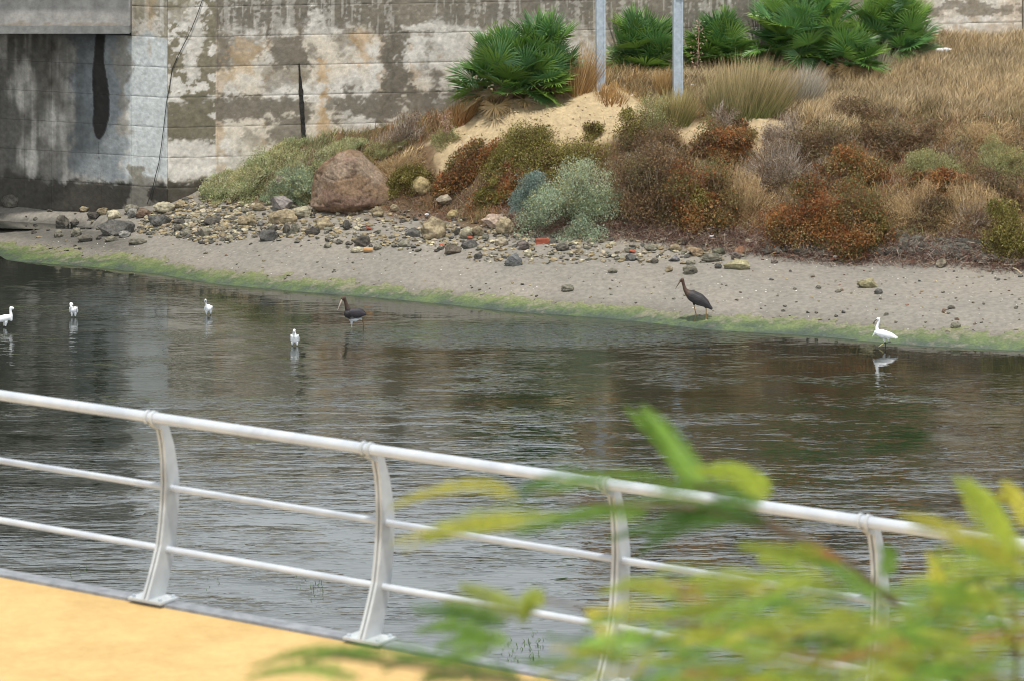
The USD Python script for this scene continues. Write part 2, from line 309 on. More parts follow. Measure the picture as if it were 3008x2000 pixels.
# algae mat along the waterline: a thin uneven sheet with frayed edges
AX, AY = np.meshgrid(np.arange(-13.8, 12.6, 0.05), np.arange(67.0, 83.6, 0.05), indexing='ij')
AP = np.stack([AX, AY, 0 * AX], -1)
az = zt(np.stack([AX, AY], -1))
an = fbm(AP * np.array([.55, 1.1, 1]), 4, 21); an2 = fbm(AP * np.array([2.2, 4.5, 1]), 4, 22); an3 = fbm(AP * 9, 3, 23)
lim = 0.185 + 0.16 * (an - .5) + .14 * (an2 - .5) + .16 * (an3 - .5)
ok = (az > -0.05) & (az < lim)
ah = az + 0.004 + 0.035 * an3 * sstep(0, .05, lim - az) * sstep(-.01, .05, az)
t = np.clip(.12 + az / 0.25 + 1.0 * (an2 - .5) + .7 * (an3 - .5), 0, 1)[..., None]
deep, gr, ye = np.array([.055, .075, .055]), np.array([.080, .112, .042]), np.array([.135, .155, .055])
AC = np.where(t < .42, deep + (gr - deep) * (t / .42), gr + (ye - gr) * ((t - .42) / .58) ** 1.2) * (.72 + .56 * an2[..., None])
na, nb = AX.shape
ii, jj = np.meshgrid(np.arange(na - 1), np.arange(nb - 1), indexing='ij')
q = np.stack([ii * nb + jj, (ii + 1) * nb + jj, (ii + 1) * nb + jj + 1, ii * nb + jj + 1], -1).reshape(-1, 4)
okf = ok.ravel()[q].all(1); q = q[okf]
V = np.stack([AX, AY, ah], -1).reshape(-1, 3); us = np.unique(q); idx = np.full(len(V), -1); idx[us] = np.arange(len(us))
fr = sstep(.14, 0, lim - az + .10 * (an3 - .5))[..., None] * .75; AC = AC * (1 - fr) + np.array([.225, .20, .135]) * fr
put('algae_mat', (V[us], idx[np.vstack([q[:, [0, 1, 2]], q[:, [0, 2, 3]]])]), 'algae_look', smooth=True, col=AC.reshape(-1, 3)[us], kind='stuff', label='yellow-green algae mat stranded along the waterline', cat='algae')

# ------------------------------------------------------------------ concrete walls
def blob(px, py, x0, y0, x1, y1, edge, nz):
    """soft mask of a stain given by its corners on the wall (in photo pixels of that wall), ragged with noise nz"""
    dx = np.minimum(px - x0, x1 - px); dy = np.minimum(py - y0, y1 - py)
    return sstep(-edge * 1.1, edge * 1.1, np.minimum(dx, dy) + nz)
PALE, WARM, DARK, OLIVE, OCHRE, BLUE, BLUED, BASE = (np.array(c) for c in ((.63, .585, .52), (.61, .52, .40), (.145, .125, .096), (.20, .175, .12), (.50, .31, .13), (.52, .545, .54), (.15, .172, .185), (.028, .024, .018)))
def paint(P, left):
    px, py = to_px(P); P0x = px
    u = P[:, 0] if not left else P[:, 0] * 1.2
    Q = np.stack([u, 0 * u, P[:, 2]], 1)
    nA, nB, nC = fbm(Q * 1.1, 5, 31) - .5, fbm(Q * 4.5, 4, 32) - .5, fbm(Q * 14, 3, 33) - .5
    dr = fbm(Q * np.array([3.2, 1, .30]), 4, 34) - .5; dr2 = fbm(Q * np.array([8.0, 1, .35]), 3, 35) - .5; hz = fbm(Q * np.array([.45, 1, 3.0]), 4, 36) - .5
    nz = 70 * nA + 80 * nB + 70 * nC
    nd = 90 * dr + 60 * nB + 60 * nC
    edge_k = .45
    wx, wy = fbm(Q * 1.6 + 31, 4, 37) - .5, fbm(Q * 1.6 + 57, 4, 38) - .5; px = px + 70 * wx; py = py + 60 * wy
    def mix(c, m, col): return c * (1 - m[:, None]) + col * m[:, None]
    lv = np.array(LEV); jd = np.abs(P[:, 2:3] - lv[None]).min(1); joint = (1 - sstep(.004, .03, jd + .05 * np.clip(nB + .12, 0, 1))) * sstep(-.10, .02, hz + nC)
    if left:
        c = PALE * .88 + 0 * P
        c = mix(c, sstep(-.02, .12, dr) * .55, BLUE * .8)
        c = mix(c, sstep(0, .12, dr2 + .5 * nB) * .45, np.array([.25, .24, .215]))
        c = mix(c, blob(px, py, 372, 100, 600, 520, 6, .25 * nz) * .85, BLUE * 1.02)
        c = mix(c, blob(px, py, 215, 80, 372, 530, 14, .5 * nd) * .8, BLUED * (1.25))
        c = mix(c, blob(px, py, 215, 80, 290, 450, 22, .6 * nd) * .6, BLUED * .75)
        c = mix(c, blob(px, py, 95, 80, 190, 330, 30, nd) * .5, DARK)
        c = mix(c, blob(px, py, 135, 110, 152, 260, 8, .3 * nd) * .7, DARK * .6)
        c = mix(c, blob(px, py, 350, 100, 375, 400, 6, .4 * nz) * .6, np.array([.27, .235, .185]))
        c = mix(c, blob(px, py, 379, 195, 388, 255, 3, .12 * nz) * .6, DARK)
        c = mix(c, blob(px, py, 382, 480, 420, 540, 4, .3 * nz) * .8, OLIVE * .9)
        c = mix(c, blob(px, py, 380, -80, 520, 105 + 0 * px, 6, .5 * nz) * .8, OLIVE * 1.25)
        c = mix(c, blob(px, py, 402, 60, 460, 108, 5, .5 * nz) * .7, PALE)
        c = mix(c, sstep(.04, .16, dr2) * blob(px, py, 380, -80, 520, 90, 6, .2 * nz) * .5, PALE)
        c = mix(c, sstep(.10, .2, dr + .4 * nB) * .35 * (px > 372), OCHRE * .8)
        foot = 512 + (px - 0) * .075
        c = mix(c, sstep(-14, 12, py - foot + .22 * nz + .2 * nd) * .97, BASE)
        c = mix(c, blob(px, py, 382, 520, 450, 640, 4, .25 * nd) * .75, np.array([.20, .185, .155]))
        # the black tongue left by a leaking drain
        px, py = to_px(P); cx = 294 + 4 * np.sin(py / 40); hw = 14 + 10 * sstep(150, 260, py)
        hw = hw * np.sqrt(np.clip((412 - py) / 60, 0, 1))
        c = mix(c, sstep(-2, 2, hw - np.abs(px - cx) + .06 * nz) * .97, np.array([.016, .015, .013]))
        c = mix(c, joint * .2, DARK * .7)
        back = sstep(400, 60, P0x) * .85; c = mix(c, back * sstep(-.3, .1, nA + dr + .12), np.array([.075, .068, .056]))     # shade under the deck painted into the concrete colour, deeper to the left
        return np.clip(c * (1 + .5 * nC[:, None]), .004, .8)
    c = PALE * 1.0 + 0 * P
    c = mix(c, sstep(-.08, .14, nA) * .7, WARM)
    c = mix(c, sstep(.08, .2, dr + .7 * nB) * .4, OCHRE)
    c = mix(c, sstep(.03, .11, nB + .6 * nC) * .35, DARK * 1.5)
    far = px > 1350
    low = [(640, 105, 690, 190, .75), (655, 100, 760, 182, .6), (785, 100, 895, 185, .95), (770, 185, 895, 262, .55), (640, 283, 895, 350, .95), (720, 375, 745, 450, .45), (810, 350, 900, 470, .85), (905, 105, 935, 190, .7),
           (1000, 85, 1045, 150, .6), (1118, 80, 1186, 300, 1.0), (1000, 275, 1190, 345, .95), (1190, 272, 1400, 345, .9), (950, 280, 1000, 330, .8), (1262, 190, 1290, 360, .75), (1130, 345, 1330, 460, .7), (1250, 95, 1280, 300, .55), (935, 225, 965, 300, .5)]
    for x0, y0, x1, y1, s in low: c = mix(c, blob(px, py, x0, y0, x1, y1, 10, (.42 * nz + .3 * nd)) * s, DARK * 1.12)
    c = mix(c, blob(px, py, 700, 112, 748, 215, 10, .9 * nz) * .35, OCHRE)
    c = mix(c, blob(px, py, 938, 190, 960, 400, 7, .5 * nz) * .55, OCHRE)
    c = mix(c, blob(px, py, 1040, 110, 1075, 190, 9, .8 * nz) * .5, OCHRE)
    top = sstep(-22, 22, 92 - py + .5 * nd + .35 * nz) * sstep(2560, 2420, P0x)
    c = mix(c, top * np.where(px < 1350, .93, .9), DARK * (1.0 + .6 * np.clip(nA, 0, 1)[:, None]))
    c = mix(c, top * sstep(.10, .16, dr2 + .6 * nC + .3 * nB) * .45, PALE * .8)
    c = mix(c, top * blob(px, py, 1175, -80, 1300, 80, 20, .6 * nd) * .6, DARK * 1.7)
    c = mix(c, top * blob(px, py, 905, 30, 950, 110, 8, .6 * nz) * .75, PALE)
    c = mix(c, blob(px, py, 1175, 78, 1420, 92, 3, .3 * nz) * .7, PALE * 1.1)
    rt = sstep(2420, 2560, P0x); c = mix(c, rt * sstep(-.2, .0, nA + .5 * hz) * .85, np.array([.50, .42, .33]))
    c = mix(c, rt * sstep(.14, .19, dr2 + nC * .5) * .35, PALE * 1.2)
    c = mix(c, rt * sstep(.0, .06, hz + .6 * nB + .4 * nC + np.clip((40 - py) / 260, -.3, .3)) * .8, DARK * 1.3)
    # pier strip beside the corner
    pier = P0x < 634
    cp_ = mix(PALE * .98 + 0 * P, sstep(-.06, .03, nB + .5 * nA + .4 * nC + .05), OLIVE)
    cp_ = mix(cp_, blob(px, py, 480, 292, 640, 425, 8, .45 * nz) * .95, OLIVE * .8)
    cp_ = mix(cp_, blob(px, py, 470, 425, 650, 520, 8, .5 * nz) * .8, PALE)
    cp_ = mix(cp_, blob(px, py, 480, -80, 575, 75, 8, .5 * nz) * .7, OLIVE * 1.15)
    cp_ = mix(cp_, blob(px, py, 555, 20, 590, 230, 6, .6 * nd) * .7, PALE)
    cp_ = mix(cp_, sstep(-8, 14, py - 525 + .4 * nz) * .95, BASE * 2.2)
    c = np.where(pier[:, None], cp_, c)
    c = mix(c, joint * .16, DARK * .8)
    streak = sstep(.13, .17, fbm(Q * np.array([16.0, 1, .8]), 3, 39) - .5 + .25 * nB) * top; c = mix(c, streak * .35, PALE * 1.0)
    vj = (1 - sstep(1.5, 5, np.abs(px - 1146 - 12 * hz))) * .4; c = mix(c, vj, DARK * .7)
    return np.clip(c * (1 + .6 * nC[:, None]), .004, .85)

LEV = [-0.6, 0.63, 1.365, 2.10, 2.835, 3.57, 4.305, 5.04, 5.775, 6.08]
wall = thing('retaining_wall', (CO[0], CO[1], 0), 'tall stained concrete retaining wall along the back of the bank, joined to the bridge abutment', 'wall')
woff = np.array([CO[0], CO[1], 0])
def panel(u0, u1, z0, z1, d, depth, res, left, proud=0.0, vj=.0007):
    """board-marked concrete panel along direction d from the corner; returns closed-front mesh and colours"""
    d = np.array([d[0], d[1], 0.0]); d /= np.linalg.norm(d)
    nrm = np.array([d[1], -d[0], 0]); nrm = nrm if nrm[1] < 0 else -nrm
    g = 0.003
    a, b, s, e = u0 + vj, u1 - vj, z0 + g, z1 - g
    nu, nv = max(2, int((b - a) / res) + 1), max(2, int((e - s) / res) + 1)
    U, W = np.meshgrid(np.linspace(a, b, nu), np.linspace(s, e, nv), indexing='ij')
    P = np.array([CO[0], CO[1], 0]) + U[..., None] * d + W[..., None] * np.array([0, 0, 1.0])
    rel = (fbm(P * 1.2, 3, 41) - .5) * .022 + (fbm(P * 12, 2, 42) - .5) * .005
    eu = np.minimum(U - a, b - U); ew = np.minimum(W - s, e - W)
    edge = ew; rel = rel - .009 * (1 - sstep(0, .03, edge + .10 * (fbm(P * np.array([3, 3, 9]), 3, 43) - .42)))
    P = P + nrm * (rel[..., None] + proud)
    front = P.reshape(-1, 3); ii, jj = np.meshgrid(np.arange(nu - 1), np.arange(nv - 1), indexing='ij')
    q = np.stack([ii * nv + jj, (ii + 1) * nv + jj, (ii + 1) * nv + jj + 1, ii * nv + jj + 1], -1).reshape(-1, 4)
    # rim going back
    rim = np.concatenate([np.arange(nu) * nv, (nu - 1) * nv + np.arange(1, nv), np.arange(nu - 2, -1, -1) * nv + nv - 1, np.arange(nv - 2, 0, -1)])
    back = front[rim] - nrm * depth
    k = len(front) + np.arange(len(rim)); kb = k + len(rim)
    q = np.vstack([q, np.stack([k, kb, np.roll(kb, -1), np.roll(k, -1)], 1)])
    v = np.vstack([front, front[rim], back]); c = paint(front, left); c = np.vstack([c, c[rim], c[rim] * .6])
    f = np.vstack([q[:, [0, 1, 2]], q[:, [0, 2, 3]]])
    if np.cross(d, [0, 0, 1]).dot(nrm) < 0: f = f[:, ::-1]
    return (v, f), c
DR, DL = (1, 0.2), (-1, 0.45)
segs = [0, 1.22] + [1.22 + 2.68 + 3.6 * k for k in range(0, 6)]
for k in range(len(segs) - 1):
    for i in range(len(LEV) - 1):
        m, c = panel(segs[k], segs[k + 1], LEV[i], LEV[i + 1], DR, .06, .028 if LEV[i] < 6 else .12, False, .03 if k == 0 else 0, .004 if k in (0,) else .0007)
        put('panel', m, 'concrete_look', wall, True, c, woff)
lsegs = [0, 1.02, 3.3, 4.1, 6.5, 9.0]
for k in range(len(lsegs) - 1):
    for i in range(len(LEV) - 1):
        if k > 0 and LEV[i] > 5.0: continue
        z1 = LEV[i + 1]
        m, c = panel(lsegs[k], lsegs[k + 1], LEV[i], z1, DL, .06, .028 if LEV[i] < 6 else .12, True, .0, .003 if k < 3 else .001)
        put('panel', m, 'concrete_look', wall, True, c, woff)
# solid core behind the panels (what shows in the joints) and coping
def slab_along(d, u0, u1, z0, z1, t0, t1):
    d = np.array([d[0], d[1]]); d = d / np.linalg.norm(d); n = np.array([-d[1], d[0]]); n = n if n[1] > 0 else -n
    pts = [CO + d * u0 + n * t0, CO + d * u1 + n * t0, CO + d * u1 + n * t1, CO + d * u0 + n * t1]
    import shapely.geometry as sg
    m = trimesh.creation.extrude_polygon(sg.Polygon(pts), z1 - z0, engine='earcut'); m.apply_translation([0, 0, z0]); return m
def solid_col(m, c): return np.tile(np.asarray(c, float), (len(m.vertices), 1))
core = slab_along(DR, 0.02, segs[-1], -.6, 6.07, .03, .6); put('core', core, 'dark_concrete', wall, off=woff)
core = slab_along(DL, 0.02, 1.02, -.6, 6.07, .03, .6); put('core', core, 'dark_concrete', wall, off=woff)
core = slab_along(DL, 1.02, 9.0, -.6, 5.03, .03, .6); put('core', core, 'dark_concrete', wall, off=woff)
far_wall = slab_along(DR, segs[-1] + .02, 140, -.6, 6.08, 0, .6); put('wall_end', far_wall, 'concrete_look', wall, off=woff, col=solid_col(far_wall, DARK * 1.8))
cop = slab_along(DR, -.05, 140, 6.083, 6.16, -.04, .7); put('coping', cop, 'concrete_look', wall, off=woff, col=solid_col(cop, PALE * .8))
# tar-black seam in the wall
def on_wall(px, py, d=DR, out=0.0):
    dd = np.array(d) / np.linalg.norm(d); k = (px - CX) / F
    # X = CO.x + u dx ; Y = CO.y + u dy ; X = k Y
    u = (k * CO[1] - CO[0]) / (dd[0] - k * dd[1]); xy = CO + u * dd; n = np.array([dd[1], -dd[0]]); n = n if n[1] < 0 else -n
    xy = xy + n * out; Y = xy[1]
    return np.array([xy[0], Y, H - (py - YH) * Y / F])
sl, sr = [], []
r0 = np.random.default_rng(5)
for i in range(26):
    t = i / 25; py = 188 + t * 225; cx = 878 + 14 * t; wd = 2 + 7.5 * min(1, t * 3.2) + r0.uniform(-2.0, 2.0); 
    sl.append(on_wall(cx - wd * .6, py, out=.022)); sr.append(on_wall(cx + wd * .7, py, out=.022))
v = np.array(sl + sr + [p + [0, .04, 0] for p in sl] + [p + [0, .04, 0] for p in sr]); n = 26; f = []
for i in range(n - 1):
    f += [[i, n + i, n + i + 1], [i, n + i + 1, i + 1], [2 * n + i, i, i + 1], [2 * n + i, i + 1, 2 * n + i + 1], [n + i, 3 * n + i, 3 * n + i + 1], [n + i, 3 * n + i + 1, n + i + 1]]
put('tar_seam', (v, np.array(f)), 'tar', wall, off=woff, label='black tarry seam running down the wall')
# cable hanging down the wall
cab = [(594, 0), (580, 40), (560, 90), (540, 130), (520, 170), (505, 205), (497, 260), (490, 330), (484, 385), (478, 430), (470, 480), (458, 525), (450, 560), (440, 590), (432, 612)]
pts = []
for i in range(len(cab) - 1):
    for t in (0, .5):
        x = cab[i][0] * (1 - t) + cab[i + 1][0] * t; y = cab[i][1] * (1 - t) + cab[i + 1][1] * t
        pts.append(on_wall(x, y, DR if x > 496 else DL, .06 + .01 * math.sin(i)))
pts = [pts[0] + [.25, 0, 1.0]] + pts
put('hanging_cable', tube(pts, .011, 6), 'black_rubber', loc=pts[-1], label='thin black cable hanging loosely down the wall corner beside the bridge', cat='cable')

# ------------------------------------------------------------------ bridge
bx1, by0, zb = -9.31, 82.92, 5.14
br = thing('bridge', (bx1, by0, zb), 'concrete road bridge whose end girder rests against the stained abutment', 'bridge'); boff = np.array([bx1, by0, zb])
def grid_box(x0, x1, y0, y1, z0, z1, cfun, res=.08, xfine=-16):
    """box whose front face is a fine grid for its weathering"""
    xs = np.concatenate([[x0], np.arange(xfine, x1, res), [x1]]); zs = np.linspace(z0, z1, max(2, int((z1 - z0) / .05) + 1))
    U, W = np.meshgrid(xs, zs, indexing='ij'); P = np.stack([U, np.full_like(U, y0), W], -1)
    nu, nv = U.shape; ii, jj = np.meshgrid(np.arange(nu - 1), np.arange(nv - 1), indexing='ij')
    q = np.stack([ii * nv + jj, (ii + 1) * nv + jj, (ii + 1) * nv + jj + 1, ii * nv + jj + 1], -1).reshape(-1, 4)
    v = P.reshape(-1, 3); k = len(v)
    b = np.array([[x, y, z] for x in (x0, x1) for y in (y0, y1) for z in (z0, z1)])
    bf = np.array([[0, 4, 6, 2], [5, 1, 3, 7], [2, 6, 7, 3], [4, 5, 7, 6], [1, 0, 2, 3]]) + k
    q = np.vstack([q, bf]); v = np.vstack([v, b])
    return (v, np.vstack([q[:, [0, 1, 2]], q[:, [0, 2, 3]]])), cfun(v)
def gcol(v):
    Q = np.stack([v[:, 0], 0 * v[:, 0], v[:, 2]], 1); d1 = fbm(Q * np.array([6, 1, .5]), 4, 51) - .5; d2 = fbm(Q * 3, 4, 52) - .5
    c = np.tile([.33, .31, .285], (len(v), 1)) * (1 + .45 * d1[:, None] + .3 * d2[:, None])
    m = sstep(.03, .0, v[:, 2] - zb - .22 - .35 * d2 - .25 * d1)[:, None] * .6; return c * (1 - m) + np.array([.235, .185, .13]) * m
def lcol(v):
    Q = np.stack([v[:, 0], 0 * v[:, 0], v[:, 2]], 1); d2 = fbm(Q * 5, 4, 53) - .5
    return np.tile([.205, .20, .19], (len(v), 1)) * (1 + .5 * d2[:, None])
m, c = grid_box(-70, bx1, by0, by0 + .5, zb + .19, zb + 1.75, gcol); put('girder', m, 'concrete_look', br, False, c, boff)
m, c = grid_box(-70, bx1 - .005, by0 - .05, by0 + .6, zb, zb + .187, lcol); put('flange', m, 'concrete_look', br, False, c, boff)
for k in range(1, 5):
    g = box((bx1 - 70) / 2, by0 + 2.3 * k + .3, zb + .9, 70 - bx1 * -1 if False else 60.69, .5, 1.7); g.apply_translation([-.0, 0, 0]); put('girder', g, 'concrete_look', br, off=boff, col=solid_col(g, (.2, .19, .18)))
dk = box((bx1 - 70) / 2, by0 + 4.9, zb + 1.93, 60.69, 10.6, .3); put('deck', dk, 'concrete_look', br, off=boff, col=solid_col(dk, (.3, .29, .27)))
pr = box((bx1 - 70) / 2, by0 - .2, zb + 2.5, 60.69, .25, .8); put('parapet', pr, 'concrete_look', br, off=boff, col=solid_col(pr, (.42, .41, .39)))

# ------------------------------------------------------------------ buildings above the wall (seen mirrored in the water)
def building(x0, x1, y0, z0, z1, z2, ncol, label):
    b = thing('arcaded_building', (x0, y0, z0), label, 'building'); o = np.array([x0, y0, z0])
    put('wall', box((x0 + x1) / 2, y0 + 4.5, (z0 + z1) / 2, x1 - x0, 7, z1 - z0), 'pale_render', b, off=o)
    put('upper_storey', box((x0 + x1) / 2, y0 + 4, (z1 + z2) / 2, x1 - x0 + .4, 8.4, z2 - z1 - .01), 'ochre_render', b, off=o)
    put('roof', box((x0 + x1) / 2, y0 + 4, z2 + .13, x1 - x0 + 1, 9.2, .25), 'brown_render', b, off=o)
    for k in range(ncol + 1):
        put('column', box(x0 + (x1 - x0) * k / ncol, y0 + .2, (z0 + z1) / 2, .45, .45, z1 - z0 - .01), 'brown_render', b, off=o)
    for k in range(ncol):
        xx = x0 + (x1 - x0) * (k + .5) / ncol
        put('window', box(xx, y0 - .2, (z1 + z2) / 2, 1.1, .08, 1.3), 'window_dark', b, off=o)
        put('door', box(xx, y0 + .97, z0 + 1.1, 1.0, .08, 2.2), 'window_dark', b, off=o)
building(2.5, 22, 97, 5.95, 9.5, 11.3, 7, 'long ochre arcaded building above the wall, seen only mirrored in the water')

# ------------------------------------------------------------------ poles
for (px, pb, w, lab) in ((1764, 283, 30, 'square grey metal pole beside the front fan palm, left of the pair'), (1991, 300, 31, 'square grey metal pole beside the tall reed tuft, right of the pair')):
    p = wpt(px, pb, 82.3); p[2] = min(p[2], zt(p[:2][None])[0] + .03); wd = w * 82.3 / F
    t = thing('metal_pole', p, lab, 'pole')
    m = trimesh.util.concatenate([box(0, 0, 1.15, wd * .9, wd * .55, 2.7), box(-wd * .36, -wd * .3, 1.15, wd * .16, wd * .12, 2.7), box(wd * .36, -wd * .3, 1.15, wd * .16, wd * .12, 2.7)])
    m.apply_transform(trimesh.transformations.rotation_matrix(.16, [0, 0, 1]))
    put('shaft', m, 'galvanised', t)
    put('base_plate', box(0, 0, .015, wd * 1.7, wd * 1.7, .03), 'galvanised', t); put('cap', box(0, 0, 2.52, wd * 1.05, wd * .8, .04), 'galvanised', t)

# ------------------------------------------------------------------ rocks
OC, PO, DK, SL, GR, GO, RB, TN, BK, PU, YB = ((.28, .22, .13), (.38, .34, .235), (.075, .07, .06), (.068, .071, .073), (.23, .225, .21), (.145, .138, .105), (.15, .09, .062), (.33, .275, .20), (.032, .032, .032), (.095, .075, .072), (.33, .25, .11))
def rock_mesh(seed, w, d, h, ang):
    r = np.random.default_rng(seed)
    if ang:
        p = r.normal(size=(11 if ang > 1 else 18, 3)); p /= np.linalg.norm(p, axis=1, keepdims=True); p *= r.uniform(.85, 1.1, (len(p), 1))
        m = trimesh.Trimesh(p, ConvexHull(p).simplices, process=True); m.fix_normals()
        m = m.subdivide().subdivide()
        if len(m.faces) < 400: m = m.subdivide()
        n = 0.10 if ang < 2 else .05
    else:
        m = trimesh.creation.icosphere(3); n = .34
    v = m.vertices.copy()
    dirv = v / np.linalg.norm(v, axis=1, keepdims=True)
    v = v * (1 + n * 1.25 * (fbm(dirv * 1.6 + seed * 3.7, 4, seed) - .5)[:, None] * 2 + .12 * (fbm(dirv * 5 + seed, 3, seed) - .5)[:, None] * 2)
    lo, hi = v.min(0), v.max(0); v = (v - (lo + hi) / 2) / (hi - lo)
    v = v * np.array([w, d, h]); v[:, 2] += h / 2
    m2 = trimesh.Trimesh(v, m.faces, process=False)
    return m2
def rock_cols(m, col, seed, h, foot=True):
    v = m.vertices; n = fbm(v * 3.5 + seed, 4, seed)[:, None] - .5; n2 = fbm(v * 9 + seed, 3, seed + 1)[:, None] - .5
    c = (np.asarray(col) * .7 + np.array([.18, .155, .12]) * .3) * (1 + 1.3 * n + 1.1 * n2)
    c = c * np.array([1, 1, 1]) + np.clip(n2, 0, 1) * .25 * (np.array([.35, .30, .2]) - c)
    if foot:
        k = (1 - sstep(.08, .45, v[:, 2:] / max(h, .01) + .5 * n)) * .55; c = c * (1 - k) + np.array([.062, .062, .045]) * k    # dark tide stain on the foot
    return np.clip(c, .01, .8)
rock_n = [0]
def rock(x0, y0, x1, y1, col, ang, label, name='rock', cat='rock', group=None, depth=.8, sink=.30, seed=None):
    rock_n[0] += 1; s = seed or rock_n[0] * 13 + 5
    b = hit((x0 + x1) / 2, y1 - 1); k = b[1] / F; w, h = (x1 - x0) * k, (y1 - y0) * k
    w *= 1.04; h = max(h * 1.0, .05)
    dep = min(w * depth, max(h * 1.2, w * .5))
    h2 = max(h - dep * .10, h * .72)
    m = rock_mesh(s, w, dep, h2 * (1 + sink), ang); c = rock_cols(m, col, s, h2, foot=col not in (BK,))
    m.vertices[:, 2] -= h2 * sink
    loc = np.array([b[0], b[1] + dep * .42, b[2] - .01])
    z2 = zt(loc[:2][None])[0]; loc[2] = min(z2, b[2] + .12)
    return put(name, (m.vertices + loc, m.faces), 'rock_look', smooth=28 if ang else 50, col=None, loc=loc, label=label, cat=cat, group=group) if False else put_rock(name, m, c, loc, ang, label, cat, group)
def put_rock(name, m, c, loc, ang, label, cat, group):
    v, f = m.vertices + loc, m.faces
    return put(name, (v, f), 'rock_look', smooth=not ang, col=c, loc=loc, label=label, cat=cat, group=group)

